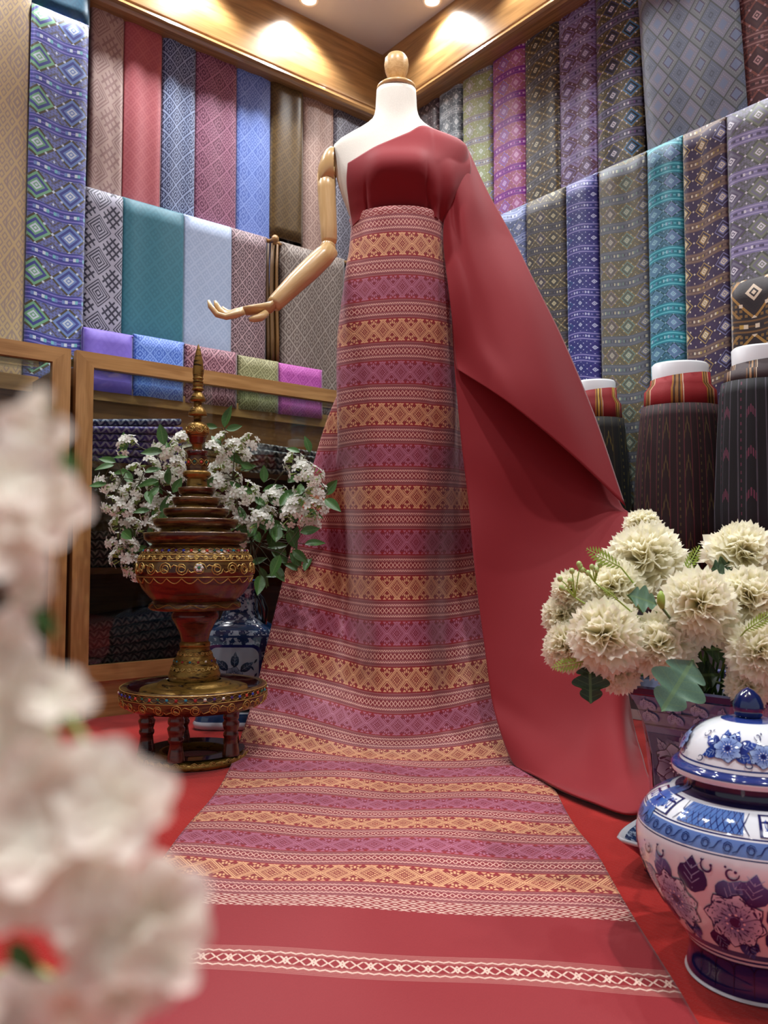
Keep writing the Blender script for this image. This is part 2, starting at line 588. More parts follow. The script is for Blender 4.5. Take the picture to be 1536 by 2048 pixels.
# left wall, long ones
panel('cream and gold diamond brocade hanging at the far left edge', 'L', -70, 56, 340, LZT, 1.06, .0,
      cm('cream_gold', brocade(.085, .14, C(158, 138, 124), C(198, 172, 122), 7, 2, .8)), GL1)
panel('long blue and green multicoloured diamond fabric with striped bands, tallest on the left wall', 'L', 57, 172, 340, ONW('L', 115, 30, .018)[1], 1.06, .018,
      cm('blue_multi', banded(.150, .30, .112, C(70, 76, 150), C(84, 76, 56), (C(118, 146, 206), C(122, 180, 140), C(146, 130, 206)),
                              C(62, 66, 150), C(128, 122, 204), C(120, 190, 200), C(214, 226, 240), .045, C(112, 122, 186)), rough=.55), GL1)
panel('plain dark teal cloth band above the blue diamond fabric', 'L', 57, 180, 20, LZT + .2, 2.40, .0, cm('teal_dark', silk(C(10, 66, 92), C(16, 84, 110))), GL1)
for lab, xl, xr, fn in (
    ('dusty beige brocade with large tilted squares, between the blue diamond and coral fabrics', 176, 244, brocade(.10, .14, C(156, 126, 122), C(196, 172, 162), 7, 1, .8)),
    ('plain coral pink silk hanging under the left bulkhead', 243, 323, silk(C(176, 82, 92), C(204, 118, 122), .045)),
    ('navy and pale blue diamond brocade beside the coral silk', 322, 391, brocade(.062, .078, C(40, 52, 92), C(156, 172, 208), 8, 0)),
    ('mauve plum brocade between the navy and the cornflower blue fabrics', 389, 473, brocade(.07, .09, C(100, 44, 74), C(184, 126, 152), 8, 2, .8)),
    ('cornflower blue brocade under the left bulkhead', 470, 544, brocade(.075, .095, C(78, 106, 190), C(148, 174, 236), 7, 2, .7)),
    ('beige pink brocade behind the wooden arm', 604, 668, brocade(.075, .09, C(140, 110, 100), C(184, 156, 142), 6, 0, .8)),
    ('dark grey silver brocade nearest the corner on the left wall', 664, 762, brocade(.07, .085, C(62, 58, 68), C(140, 138, 150), 6, 0, .8))):
    panel(lab, 'L', xl, xr, 300, LZT, 1.62, -.052 + .004 * R.random(), cm('weave', fn), GL1, ph=R.random() * 6, ub=R.random())
panel('bronze brown and gold silk with a shiny plain edge', 'L', 540, 606, 360, LZT, ONW('L', 540, 470, -.03)[1], -.04,
      cm('bronze', silk(C(66, 46, 20), C(116, 92, 48), .05), rough=.32), GL1)
Z2 = 1.815
for lab, xl, xr, fn in (
    ('charcoal and silver grey diamond fabric left of the teal one', 166, 245, brocade(.10, .118, C(50, 48, 66), C(168, 166, 182), 8, 1)),
    ('plain deep teal fabric, widest in the lower left row', 242, 370, silk(C(38, 100, 118), C(58, 124, 140), .06)),
    ('pale powder blue fabric behind the wooden hand', 366, 464, silk(C(150, 166, 196), C(184, 198, 220), .05)),
    ('mauve brown diamond brocade right of the pale blue fabric', 460, 534, brocade(.06, .075, C(70, 44, 52), C(172, 144, 148), 7, 0)),
    ('taupe grey diamond fabric behind the wooden forearm', 561, 690, brocade(.075, .095, C(96, 80, 72), C(164, 152, 142), 7, 0, .8))):
    panel(lab, 'L', xl, xr, 540, Z2, 1.09, -.018, cm('weave', fn), GL2, ph=R.random() * 6, ub=R.random())
panel('royal blue fabric seen between the forearm and the red dress', 'L', 672, 712, 540, 1.70, 1.09, -.045, cm('royal', silk(C(36, 50, 110), C(52, 66, 130))), GL2)
# bundled brown cloth with its wooden rod end
sR, zR = ONW('L', 548, 478, .0)
for k in range(4):
    s_ = sR + .015 - .012 * k
    mb = MB()
    pth = [WP('L', s_ + .004 * math.sin(i), -.02 + .012 * (k % 2), 1.80 - .10 * i) for i in range(6)]
    mb.add(*tube(pth, [.005, .007, .0078, .0078, .008, .0078], 8))
    tagp(mb.build('brown_cloth_fold', plain('brown_cloth%d' % k, C(96 + 8 * k, 68 + 5 * k, 36), rough=.5), None, WP('L', s_, -.02, 1.3)),
         ['narrow brown cloth fold nearest the mauve brown fabric', 'second narrow brown cloth fold below the rod knob', 'third narrow brown cloth fold below the rod knob', 'narrow brown cloth fold nearest the taupe fabric'][k], 'fabric', 'narrow brown cloth folds')
def rail(w, s0, s1, o, z, label, grp):
    e = empty('hanging_rail', WP(w, (s0 + s1) / 2, o, z), label, 'rail', grp)
    mb = MB(); mb.add(*tube([WP(w, s0, o, z), WP(w, s1, o, z)], .009, 10)); mb.build('rod', M['wood'], e)
    return e
r_ = rail('L', .10, 1.48, -.029, Z2, 'round wooden rail carrying the lower fabrics of the left wall', 'wooden hanging rails')
mb = MB(); q = WP('L', sR, .012, Z2)
mb.add(*tube([WP('L', sR, -.03, Z2), WP('L', sR, .0, Z2), WP('L', sR, .006, Z2), WP('L', sR, .014, Z2), WP('L', sR, .02, Z2)], [.010, .010, .016, .016, .006], 12)); mb.build('rod_knob', M['wood'], r_)
rail('L', .05, 2.2, -.065, LZT, 'round wooden rail hidden behind the left bulkhead', 'wooden hanging rails')
rail('R', .10, 2.6, -.079, LZT, 'round wooden rail hidden behind the right bulkhead', 'wooden hanging rails')
rail('R', .60, 2.4, -.029, 1.835, 'round wooden rail carrying the lower fabrics of the right wall', 'wooden hanging rails')
# short fabrics over the ledge behind the glass cabinet
for lab, xl, xr, yt, fn in (
    ('short plain violet cloth over the ledge, leftmost of its row', 166, 266, 668, silk(C(116, 94, 190), C(128, 106, 200), .08)),
    ('short bright blue brocade over the ledge behind the cabinet', 268, 368, 682, brocade(.07, .08, C(62, 96, 186), C(132, 164, 230), 8, 2, .8)),
    ('short maroon pink brocade over the ledge behind the golden spire', 370, 474, 702, brocade(.07, .08, C(88, 40, 56), C(172, 124, 134), 8, 0)),
    ('short olive green brocade over the ledge', 477, 557, 722, brocade(.06, .07, C(108, 104, 66), C(166, 162, 120), 7, 0, .9)),
    ('short magenta pink silk over the ledge, rightmost of its row', 558, 645, 738, brocade(.07, .08, C(158, 58, 142), C(204, 110, 186), 8, 2, .6))):
    zt = ONW('L', (xl + xr) / 2, yt, .04)[1]
    panel(lab, 'L', xl, xr, 740, zt, 1.075, .045, cm('weave', fn), GL3, ph=R.random() * 6)

# right wall, high row
blk = C(34, 32, 40)
for lab, xl, xr, fn in (
    ('dark plum patterned fabric right beside the mannequin neck', 836, 880, banded(.10, .3, .07, C(58, 44, 50), C(96, 80, 84), (C(80, 60, 66), C(70, 56, 60), C(88, 70, 70)), C(56, 46, 50), C(92, 78, 80), C(120, 104, 104), C(176, 160, 160))),
    ('pale grey fabric with white lozenges in the right corner', 878, 926, banded(.11, .3, .065, C(112, 122, 130), C(86, 94, 104), (C(150, 160, 166), C(130, 142, 150), C(160, 168, 172)), C(168, 176, 182), C(124, 132, 140), C(92, 98, 108), C(224, 228, 230))),
    ('pale green and white diamond fabric behind the red shoulder', 925, 986, banded(.098, .28, .066, C(160, 166, 124), C(146, 152, 84), (C(146, 160, 206), C(186, 184, 190), C(160, 176, 130)), C(164, 158, 154), C(124, 116, 120), C(96, 100, 128), C(226, 230, 224))),
    ('magenta and pink diamond fabric on the right wall', 985, 1055, banded(.098, .30, .070, C(168, 92, 140), C(164, 96, 92), (C(190, 112, 190), C(150, 110, 200), C(196, 126, 176)), C(150, 46, 156), C(98, 30, 128), C(96, 40, 130), C(226, 188, 222), .045)),
    ('dark fabric with golden diamonds and grey stripes right of the magenta one', 1050, 1122, banded(.098, .36, .072, blk, C(124, 98, 46), (C(60, 50, 36), C(64, 70, 96), C(80, 66, 40)), C(60, 58, 66), C(104, 100, 108), C(40, 38, 60), C(214, 206, 176), .06)),
    ('purple and plum zigzag diamond fabric on the right wall', 1117, 1197, banded(.105, .32, .085, C(92, 60, 84), C(96, 56, 76), (C(138, 118, 178), C(128, 112, 152), C(146, 120, 186)), C(124, 108, 152), C(164, 150, 190), C(62, 44, 84), C(212, 200, 226), .10, C(150, 130, 184))),
    ('black fabric with gold lattice and bright blue lozenges', 1192, 1288, banded(.105, .32, .078, blk, C(134, 116, 66), (C(112, 78, 134), C(62, 62, 96), C(70, 128, 176)), C(74, 70, 100), C(120, 116, 146), C(32, 28, 60), C(226, 222, 230), .05, C(52, 48, 40))),
    ('maroon patterned fabric at the top right edge', 1474, 1600, banded(.14, .3, .10, C(78, 34, 38), C(140, 78, 66), (C(70, 24, 36), C(60, 26, 40), C(92, 40, 44)), C(104, 50, 52), C(166, 120, 116), C(66, 28, 34), C(196, 150, 150)))):
    panel(lab, 'R', xl, xr, 250, LZT, 1.62, -.068 + .004 * R.random(), cm('weave', fn), GR1, ph=R.random() * 6, ub=R.random())
def _lozenge():
    u, v, _, vv = coords('UV')
    x = u / .155; y = v / .155
    p = x * 1.45 + y * .95; q = x * -1.15 + y * 1.1
    fp_ = fr(p * 1.6); fq = fr(q * 1.6)
    e = mn(mn(fp_, 1.0 - fp_), mn(fq, 1.0 - fq))
    idx = fr((fl(p * 1.6) + fl(q * 1.6) * 2.0) / 3.0 + .01)
    c = mixc(idx > .3, C(104, 114, 134), C(134, 134, 152)); c = mixc(idx > .6, c, C(124, 130, 134))
    c = mixc(near(e, .27, .025) * (idx > .6), c, C(84, 72, 100))
    c = mixc((e > .30) * (idx > .3), c, C(122, 136, 166))
    c = mixc(near(e, .40, .03) * (idx < .3), c, C(78, 88, 104))
    c = mixc(e < .035, c, C(78, 86, 84))
    dots = near(tri(p * 6.4), .25, .06) * near(tri(q * 6.4), .25, .06) * (e > .08) * (e < .2)
    c = mixc(dots, c, C(190, 188, 196))
    wv = noise(vec3(u * 900, v * 250, 0), 1, 1)
    return {'c': mixc(wv * .3, c, C(80, 84, 96)), 'h': wv, 'st': .15}
panel('large blue grey fabric with a slanting lozenge grid', 'R', 1285, 1482, 140, LZT, 1.62, -.042, cm('lozenge', _lozenge), GR1, shear=-.05)
ZR = 1.834
for lab, xl, xr, zb, fn in (
    ('pale blue patterned fabric half hidden by the red drape', 1000, 1056, 1.1, banded(.10, .34, .08, C(96, 110, 160), C(84, 96, 120), (C(130, 150, 190), C(70, 90, 140), C(120, 130, 160)), C(150, 162, 200), C(86, 100, 160), C(70, 80, 120), C(214, 220, 232))),
    ('black and gold diamond fabric left of the indigo one', 1052, 1136, .55, banded(.082, .36, .058, C(46, 44, 46), C(128, 112, 72), (C(72, 62, 58), C(96, 84, 100), C(84, 76, 56)), C(56, 54, 62), C(84, 80, 90), C(40, 38, 56), C(210, 200, 160), .05)),
    ('indigo blue fabric with white dots and pale stripes', 1133, 1197, .55, banded(.078, .40, .058, C(38, 40, 116), C(62, 62, 140), (C(34, 44, 120), C(60, 50, 130), C(30, 74, 130)), C(56, 56, 136), C(152, 146, 200), C(44, 44, 110), C(206, 214, 240), .03)),
    ('olive grey fabric with broad grey bands and golden diamonds', 1198, 1296, .62, banded(.098, .36, .062, C(92, 92, 80), C(128, 114, 74), (C(112, 136, 124), C(112, 116, 140), C(122, 110, 116)), C(94, 100, 110), C(108, 112, 122), C(72, 74, 84), C(188, 186, 160), .05)),
    ('bright turquoise fabric with dark green diamond zigzag', 1296, 1370, .62, banded(.092, .40, .066, C(86, 130, 160), C(18, 80, 88), (C(92, 138, 168), C(110, 130, 176), C(86, 138, 158)), C(26, 132, 150), C(96, 190, 204), C(20, 110, 128), C(150, 200, 212), .045, C(70, 120, 150))),
    ('aubergine fabric with rows of yellow gold diamonds', 1370, 1458, .62, banded(.100, .30, .062, C(60, 46, 76), C(62, 46, 78), (C(178, 154, 88), C(168, 140, 84), C(126, 126, 170)), C(112, 90, 84), C(136, 110, 96), C(80, 60, 66), C(224, 212, 190), .09, C(66, 50, 84))),
    ('lilac grey fabric with green diamonds at the right edge', 1458, 1600, 1.16, banded(.112, .30, .09, C(124, 122, 142), C(92, 96, 88), (C(96, 86, 116), C(130, 138, 120), C(116, 126, 160)), C(136, 128, 174), C(176, 168, 206), C(84, 78, 110), C(226, 224, 234), .05))):
    panel(lab, 'R', xl, xr, 520, ZR, zb, -.016, cm('weave', fn), GR2, ph=R.random() * 6, ub=R.random() * .3)
panel('black fabric with big golden diamonds under the lilac grey one', 'R', 1462, 1600, 640, 1.30, .75, .012,
      cm('black_gold', banded(.20, .24, .15, C(34, 22, 26), C(168, 124, 58), (C(40, 26, 30), C(38, 24, 28), C(40, 26, 30)), C(48, 34, 34), C(120, 84, 44), C(190, 150, 70), C(226, 206, 180), .035, C(36, 24, 28))), GR2)
panel('dark navy cloth low on the right wall behind the forms', 'R', 1120, 1640, 900, 1.02, .36, -.05, cm('navy', silk(C(24, 28, 48), C(34, 40, 62))), GR2)

# ================================================================== glass cabinets along the left wall
ZT = 1.128
def cabinet(label, s0, s1, vis=True):
    """s0 near the corner, s1 towards the camera"""
    e = empty('glass_cabinet', WP('L', (s0 + s1) / 2, .2, 0), label, 'cabinet', 'teak glass cabinets')
    f0, f1 = .345, .37; b = .054; zb0, zb1 = .112, .163
    def pr(name, poly, grain, mat='wood', o0=f0, o1=f1):
        g = Vector((WF['L'][0][0], WF['L'][0][1], 0)) if grain == 's' else Vector((0, 0, 1))
        mb = MB(); mb.add(*prism([WP('L', s, o1, z) for s, z in poly], [WP('L', s, o0, z) for s, z in poly], g))
        return mb.build(name, M[mat], e, smooth=False, bevel=.002)
    pr('top_rail', [(s0, ZT), (s1, ZT), (s1 - b, ZT - .047), (s0 + b, ZT - .047)], 's')
    for sa, sb in ((s1 - b, s1), (s0, s0 + b)):
        if sb == s1: pr('stile', [(s1, ZT), (s1, .0), (sa, .0), (sa, ZT - .047)], 'z')
        else: pr('stile', [(sb, ZT - .047), (sb, .0), (s0, .0), (s0, ZT)], 'z')
    pr('bottom_rail', [(s0 + b, zb1), (s1 - b, zb1), (s1 - b, zb0), (s0 + b, zb0)], 's')
    pr('base_panel', [(s0 + b, zb0), (s1 - b, zb0), (s1 - b, .0), (s0 + b, .0)], 's', 'wood', f0, f1 - .012)
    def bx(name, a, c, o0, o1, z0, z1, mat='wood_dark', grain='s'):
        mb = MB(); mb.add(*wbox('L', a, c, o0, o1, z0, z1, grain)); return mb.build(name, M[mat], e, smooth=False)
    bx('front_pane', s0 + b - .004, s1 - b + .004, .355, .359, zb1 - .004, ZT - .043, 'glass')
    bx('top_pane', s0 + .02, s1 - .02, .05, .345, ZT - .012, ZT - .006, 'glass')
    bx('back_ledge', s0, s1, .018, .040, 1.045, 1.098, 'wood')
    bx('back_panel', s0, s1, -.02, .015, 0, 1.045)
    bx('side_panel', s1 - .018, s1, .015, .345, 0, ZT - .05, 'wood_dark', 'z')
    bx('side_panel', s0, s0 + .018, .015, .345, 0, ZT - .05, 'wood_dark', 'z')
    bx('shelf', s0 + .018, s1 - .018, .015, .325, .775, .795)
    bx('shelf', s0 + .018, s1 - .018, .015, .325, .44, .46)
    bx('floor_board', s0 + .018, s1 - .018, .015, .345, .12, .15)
    return e
cabinet('teak cabinet with glass front, behind the golden spired vessel', .30, 1.504)
cabinet('teak cabinet with glass front at the far left edge', 1.520, 2.70)

def zig(c0, c1, sc):
    def b():
        u, v, _, vv = coords('UV')
        z = tri(u * sc) * 2.0
        k = tri(v * sc * 1.3 + z * .9) > .27
        return {'c': mixc(k, c0, c1), 'h': noise(vv, 700, 1), 'st': .2}
    return material('zigzag_weave', b, rough=.7, sheen=.2)
def folded(label, w, s0, s1, o0, o1, zf, th, mat, grp, tw=0.0):
    """one folded length of cloth: rounded front fold swept along s; zf(s)-> height"""
    n = 8; prof = []
    for k in range(7):
        a = -PI / 2 + PI * k / 6
        prof.append((o1 - th / 2 + th / 2 * math.cos(a), th / 2 + th / 2 * math.sin(a) * .96))
    prof = [(o0, .0)] + prof + [(o0, th * .96)]
    V = []; U = []; Fc = []; m = len(prof)
    for i in range(n + 1):
        s = s0 + (s1 - s0) * i / n
        acc = 0
        for j, (o, z) in enumerate(prof):
            if j: acc += math.hypot(o - prof[j - 1][0], z - prof[j - 1][1])
            V.append(WP(w, s, o + tw * math.sin(i * 1.7), zf(s) + z)); U.append((s, acc))
    for i in range(n):
        for j in range(m - 1):
            a = i * m + j
            Fc.append((a, a + 1, a + m + 1, a + m))
        Fc.append((i * m + m - 1, i * m, i * m + m, i * m + 2 * m - 1))
    Fc.append(tuple(range(m))); Fc.append(tuple(n * m + k for k in range(m - 1, -1, -1)))
    mb = MB(); mb.add(V, Fc, U)
    return tagp(mb.build('folded_cloth', mat, None, WP(w, (s0 + s1) / 2, (o0 + o1) / 2, zf((s0 + s1) / 2))), label, 'folded cloth', grp)
pur = zig(C(104, 80, 176), C(214, 204, 240), 30); nav = zig(C(52, 58, 116), C(190, 196, 220), 30)
gry = zig(C(60, 60, 70), C(190, 188, 190), 26); crm = zig(C(196, 170, 110), C(222, 204, 152), 40); brn = zig(C(66, 56, 58), C(160, 144, 138), 34)
ivo = zig(C(214, 204, 176), C(190, 176, 140), 20)
ordn = ['lowest', 'second', 'third', 'fourth', 'fifth', 'sixth', 'seventh', 'eighth', 'ninth']
ordn = [o + ('' if o == 'lowest' else ' up') for o in ordn]
def stack(desc, n, s0, s1, o1, z0, th, tilt, mat, grp):
    for k in range(n):
        tl = tilt * (k + 1) / n
        j = .01 * R.uniform(-1, 1)
        folded('%s, %s of its pile' % (desc, ordn[k]), 'L', s0 + j, s1 + j, o1 - .24, o1 + .008 * R.uniform(-1, 1),
               lambda s, k=k, tl=tl: z0 + k * th * 1.02 + (tl * (s1 - s) if tl > 0 else -tl * (s - s0)) * .5 + .012 * abs(tl), th, mat(k) if callable(mat) else mat, grp)
stack('purple zigzag folded cloth, upper cabinet shelf', 6, 1.13, 1.44, .30, .795, .022, .22, lambda k: pur if k < 5 else nav, 'purple cloth pile in the cabinet')
stack('charcoal white folded cloth, upper cabinet shelf', 5, .56, .82, .30, .795, .020, -.10, gry, 'charcoal cloth pile in the cabinet')
stack('cream folded cloth on the upper cabinet shelf', 4, .86, 1.08, .29, .795, .022, -.12, lambda k: crm if k < 3 else ivo, 'cream cloth pile in the cabinet')
stack('dark brown woven folded cloth on the cabinet floor', 5, 1.02, 1.43, .31, .15, .026, .25, brn, 'brown cloth pile in the cabinet')
stack('dark grey folded cloth on the middle cabinet shelf', 4, 1.1, 1.43, .30, .46, .028, .1, brn, 'dark cloth pile on the middle shelf')
stack('blue grey folded cloth in the far left cabinet', 4, 1.62, 2.0, .30, .46, .024, .1, zig(C(60, 66, 110), C(160, 166, 196), 30), 'blue cloth pile in the left cabinet')

# ================================================================== mannequin
TD = 2.36
LEV = [(183, 753, 832, .052), (200, 752, 833, .054), (225, 750, 835, .056), (243, 743, 842, .058), (258, 724, 858, .062), (270, 702, 880, .068),
       (282, 680, 905, .074), (292, 668, 922, .08), (305, 667, 928, .088), (330, 669, 926, .10), (360, 674, 918, .112), (390, 683, 908, .112), (420, 694, 898, .10),
       (450, 705, 888, .090), (490, 704, 884, .094), (550, 694, 894, .104), (620, 690, 900, .110), (700, 690, 900, .112), (800, 700, 894, .105), (900, 710, 884, .09)]
SEC = []
for py, a, b, hd in LEV:
    pl, pr_ = P(a, py, TD), P(b, py, TD)
    SEC.append((pl.z, (pl.x + pr_.x) / 2, (pr_.x - pl.x) / 2, hd))
SEC.sort()
zk = [s[0] for s in SEC]
def sec(z):
    z = max(zk[0], min(zk[-1], z))
    return [cr(zk, [s[i] for s in SEC], z) for i in (1, 2, 3)]
def bust(x, z):
    r = 0
    for bx in (760, 836):
        c = P(bx, 372, TD)
        r += .020 * math.exp(-((x - c.x) ** 2 + (z - c.z) ** 2) / (2 * .042 ** 2))
    return r
def tpt(z, a, k=1.0):
    xc, hw, hd = sec(z)
    e = 1.0
    cx_, sy = math.cos(a), math.sin(a)
    x = xc + hw * k * math.copysign(abs(cx_) ** e, cx_)
    y = TD + hd * k * math.copysign(abs(sy) ** e, sy)
    if sy < 0: y -= bust(x, z) * abs(sy)
    return Vector((x, y, z))
def bustc(x, z):
    c = P(797, 374, TD)
    return .034 * math.exp(-((z - c.z) / .062) ** 2) / (1 + (abs(x - c.x) / .088) ** 6)
def push(p, k=1.05):
    if p.z < zk[0] or p.z > zk[-1]: return p
    xc, hw, hd = sec(p.z)
    dx, dy = (p.x - xc) / hw, (p.y - TD) / (hd + (bust(p.x, p.z) if p.y < TD else 0))
    q = math.hypot(dx, dy)
    if q < k and q > 1e-4:
        f = k / q
        return Vector((xc + dx * f * hw, TD + dy * f * (hd + (bust(p.x, p.z) if p.y < TD else 0)), p.z))
    return p

man = empty('mannequin', (P(793, 180, TD).x, TD, 0), 'white linen dress form with egg shaped wooden knob and jointed wooden arm', 'mannequin')
def _linen():
    u, v, _, vv = coords('Object')
    n = noise(vv, 350, 2)
    return {'c': mixc(n, C(214, 206, 192), C(232, 226, 214)), 'h': n, 'st': .15}
M['linen'] = material('linen', _linen, rough=.85, sheen=.2)
mb = MB(); V = []; Fc = []; seg = 40; nz = 70
for i in range(nz + 1):
    z = zk[0] + (zk[-1] - zk[0]) * i / nz
    for k in range(seg): V.append(tpt(z, 2 * PI * k / seg))
for i in range(nz):
    for k in range(seg):
        a = i * seg + k; b = i * seg + (k + 1) % seg
        Fc.append((a, b, b + seg, a + seg))
Fc.append(tuple(range(seg - 1, -1, -1))); Fc.append(tuple(nz * seg + k for k in range(seg)))
mb.add(V, Fc); mb.build('torso', M['linen'], man)
q = P(793, 180, TD); px = TD / F
mb = MB(); mb.add(*lathe([(.0001, .0), (.056, .0), (.0585, .004), (.0585, .009), (.055, .012), (.02, .016), (.0195, .03), (.0175, .034), (.0001, .034)], q.x, q.y, 36, q.z - .004)); mb.build('neck_cap', M['wood_head'], man)
ez = P(793, 165, TD).z
mb = MB(); mb.add(*lathe([(.0175, -.002), (.026, .012), (.034, .034), (.0365, .054), (.034, .070), (.026, .082), (.014, .089), (.0001, .091)], q.x, q.y, 36, ez)); mb.build('head_knob', M['wood_head'], man)
mb = MB(); mb.add(*lathe([(.0001, 0), (.15, 0), (.15, .012), (.13, .018), (.02, .022), (.014, .05), (.013, zk[0] + .02)], q.x, TD + .05, 36)); mb.build('stand', plain('stand_steel', C(150, 150, 150), rough=.3, metal=1), man)
# arm
sh = [P(668, 325, TD), P(660, 322, TD), P(650, 325, TD), P(644, 334, TD - .003), P(650, 350, TD - .003)]
mb = MB(); V = []; Fc = []; seg = 18
for i, (x, yc, ry, rz) in enumerate(((669, 330, .040, .052), (662, 328, .042, .050), (653, 330, .038, .044), (645, 335, .030, .034), (638, 341, .018, .018), (635, 344, .003, .003))):
    c = P(x, yc, TD)
    for k in range(seg):
        a = 2 * PI * k / seg
        V.append(c + Vector((-.012 * max(0, -math.sin(a)) * (i < 4) * 0, ry * math.cos(a), rz * math.sin(a) - (.008 * i if math.sin(a) < 0 else 0))))
for i in range(5):
    for k in range(seg):
        a = i * seg + k; b = i * seg + (k + 1) % seg
        Fc.append((a, b, b + seg, a + seg))
mb.add(V, Fc); mb.add(*tube([P(655, 338, TD), P(654, 352, TD)], [.028, .028], 18)); mb.build('shoulder_cap', M['wood_light'], man)
mb = MB(); mb.add(*tube([P(653, 349, TD), P(653, 380, TD), P(655, 420, TD - .003), P(657, 455, TD - .005), P(658, 480, TD - .006), P(659, 488, TD - .006)], [.0275, .0275, .0262, .0255, .024, .020], 20)); mb.build('upper_arm', M['wood_light'], man)
mb = MB(); mb.add(*sphere(P(656, 494, TD - .008), .0225, 18, 12)); mb.build('elbow_joint', M['wood_light'], man)
fa = [P(662, 499, 2.345), P(645, 515, 2.335), P(618, 541, 2.315), P(590, 567, 2.295), P(565, 592, 2.275), P(551, 606, 2.265), P(546, 611, 2.262)]
mb = MB(); mb.add(*tube(fa, [.026, .031, .0315, .029, .0255, .0235, .021], 20)); mb.build('forearm', M['wood_light'], man)
hand = MB()
pp = [P(552, 606, 2.264), P(541, 615, 2.255), P(525, 618, 2.245), P(508, 620, 2.235), P(490, 622, 2.225)]
V = []; Fc = []; seg = 14
for c, ry, rz in zip(pp, (.019, .021, .029, .034, .033), (.017, .0165, .014, .012, .0085)):
    for k in range(seg):
        a = 2 * PI * k / seg
        V.append(c + Vector((0, ry * math.cos(a), rz * math.sin(a))))
for i in range(4):
    for k in range(seg):
        a = i * seg + k; b = i * seg + (k + 1) % seg
        Fc.append((a, b, b + seg, a + seg))
Fc.append(tuple(range(seg))); Fc.append(tuple(4 * seg + k for k in range(seg - 1, -1, -1)))
hand.add(V, Fc); ho = hand.build('hand', M['wood_light'], man)
def local_child(mb, name, mat, part):          # sub-part: same origin as its thing
    o = mb.build(name, mat, man); o.parent = part; return o
for i, pts in enumerate(([(489, 623), (470, 630), (452, 634), (434, 629), (421, 613), (417, 601)], [(489, 621), (468, 628), (452, 630), (440, 622), (433, 610), (430, 602)],
                         [(489, 620), (470, 624), (456, 628), (446, 625), (438, 617), (434, 610)], [(489, 619), (474, 623), (464, 626), (455, 625), (448, 620), (445, 614)])):
    D = 2.195 + .018 * i
    f_ = MB(); f_.add(*tube([P(x, y, D + .002 * j) for j, (x, y) in enumerate(pts)], [.0085, .0095, .0082, .0085, .0075, .0035], 10)); local_child(f_, 'finger', M['wood_light'], ho)
f_ = MB(); f_.add(*tube([P(532, 627, 2.232), P(520, 635, 2.215), P(508, 638, 2.205), P(498, 639, 2.198)], [.011, .0115, .0095, .005], 10)); local_child(f_, 'thumb', M['wood_light'], ho)

# ================================================================== patterned dress length
RED = C(148, 34, 42)
def _dress():
    u, v, _, vv = coords('UV')
    wv = noise(vec3(u * 55, v * 60, 0), 1, 2)
    ph = fr(v + .5) - .5
    g = ab(ph)
    k = mn(g, .5 - g)
    isg = g < .25
    yb = k / .135
    a = tri(u)
    d = a + yb * .5
    out = d > .5
    inner = (mx(tri(a * 8 + yb * 4), tri(a * 8 - yb * 4)) < .34) * (d < .31)
    L = either(near(d, .465, .035), near(d, .375, .028), inner)
    L = L * (1.0 - near(d, .105, .028))
    L = either(L, near(d, .575, .028) * (yb < .62))
    b4 = tri(u * 4.0)
    L = either(L, (yb > .78) * (yb < .95) * (b4 < (yb - .76) * 1.9) * out, out * near(a, .40, .035) * near(yb, .60, .10), out * near(a, .5, .035) * near(yb, .70, .14), (ab(a - .5) + yb) < .10)
    light = mixc(isg, C(186, 114, 138), C(232, 176, 130))
    bg = mixc(isg, C(134, 42, 60), C(140, 46, 44))
    bg = mixc((yb > .78), bg, C(150, 34, 42))
    band = mixc(L * (wv * .5 + .66), bg, light)
    # striped borders between the bands
    st = (k - .135) / .115
    sbg = mixc(tri(st * 4.0) < .16, C(138, 68, 72), C(164, 98, 98))
    sbg = mixc(st < .06, sbg, RED)
    zz = near(st + tri(u * 8.0) * .22, .53, .05)
    mcen = (1.0 - st) / .30
    du = tri(u * 2.4)
    mot = either(near(du, mcen * .22 + .02, .05), near(du + mcen * .22, .45, .05), (ab(du - .5) + mcen * .3) < .07) * (mcen < .9)
    sb = mixc(mcen < 1.0, sbg, C(138, 44, 52))
    sb = mixc(either(zz, mot), sb, C(228, 176, 160))
    col = mixc(k < .135, sb, band)
    # upper lattice edge, lower white lattice, plain ends and the last border
    def lat(vc, hh, c1):
        q = ab(v - vc) / hh
        m_ = either(mx(tri(u * 2 + q * .75), tri(u * 2 - q * .75)) < .16, near(tri(u * 2 + q * .75), .44, .045), near(tri(u * 2 - q * .75), .44, .045))
        return mixc(m_, C(140, 30, 38), c1)
    col = mixc(v < .655, col, lat(.60, .05, C(206, 150, 140)))
    col = mixc(v > 10.355, col, lat(10.43, .045, C(226, 188, 172)))
    pl = mixc(wv, C(134, 28, 36), C(156, 40, 46))
    col = mixc(v > 10.505, col, pl)
    q = ab(v - 11.10) / .125
    st2 = 1.0 - q
    zz2 = near(st2 + tri(u * 4.0) * .22, .50, .05)
    m2 = q / .32
    du2 = tri(u * 1.5)
    mot2 = either(near(du2, m2 * .22 + .02, .04), near(du2 + m2 * .22, .48, .05), near(du2 - m2 * .1, .42, .03)) * (m2 < .9)
    bc = mixc((q > .38) * (tri(q * 9) < .2), pl, C(186, 120, 112))
    bc = mixc(either(zz2, mot2), bc, C(230, 196, 178))
    col = mixc(q < 1.0, col, bc)
    return {'c': col, 'h': wv + L * .3, 'st': .12}
M['dress'] = material('patterned_silk', _dress, rough=.55, sheen=.2, spec=.35)
WK = [0, 2, 4, 5.5, 6.5, 7.5, 8.5, 9.5, 10.5, 11.5, 13.5]
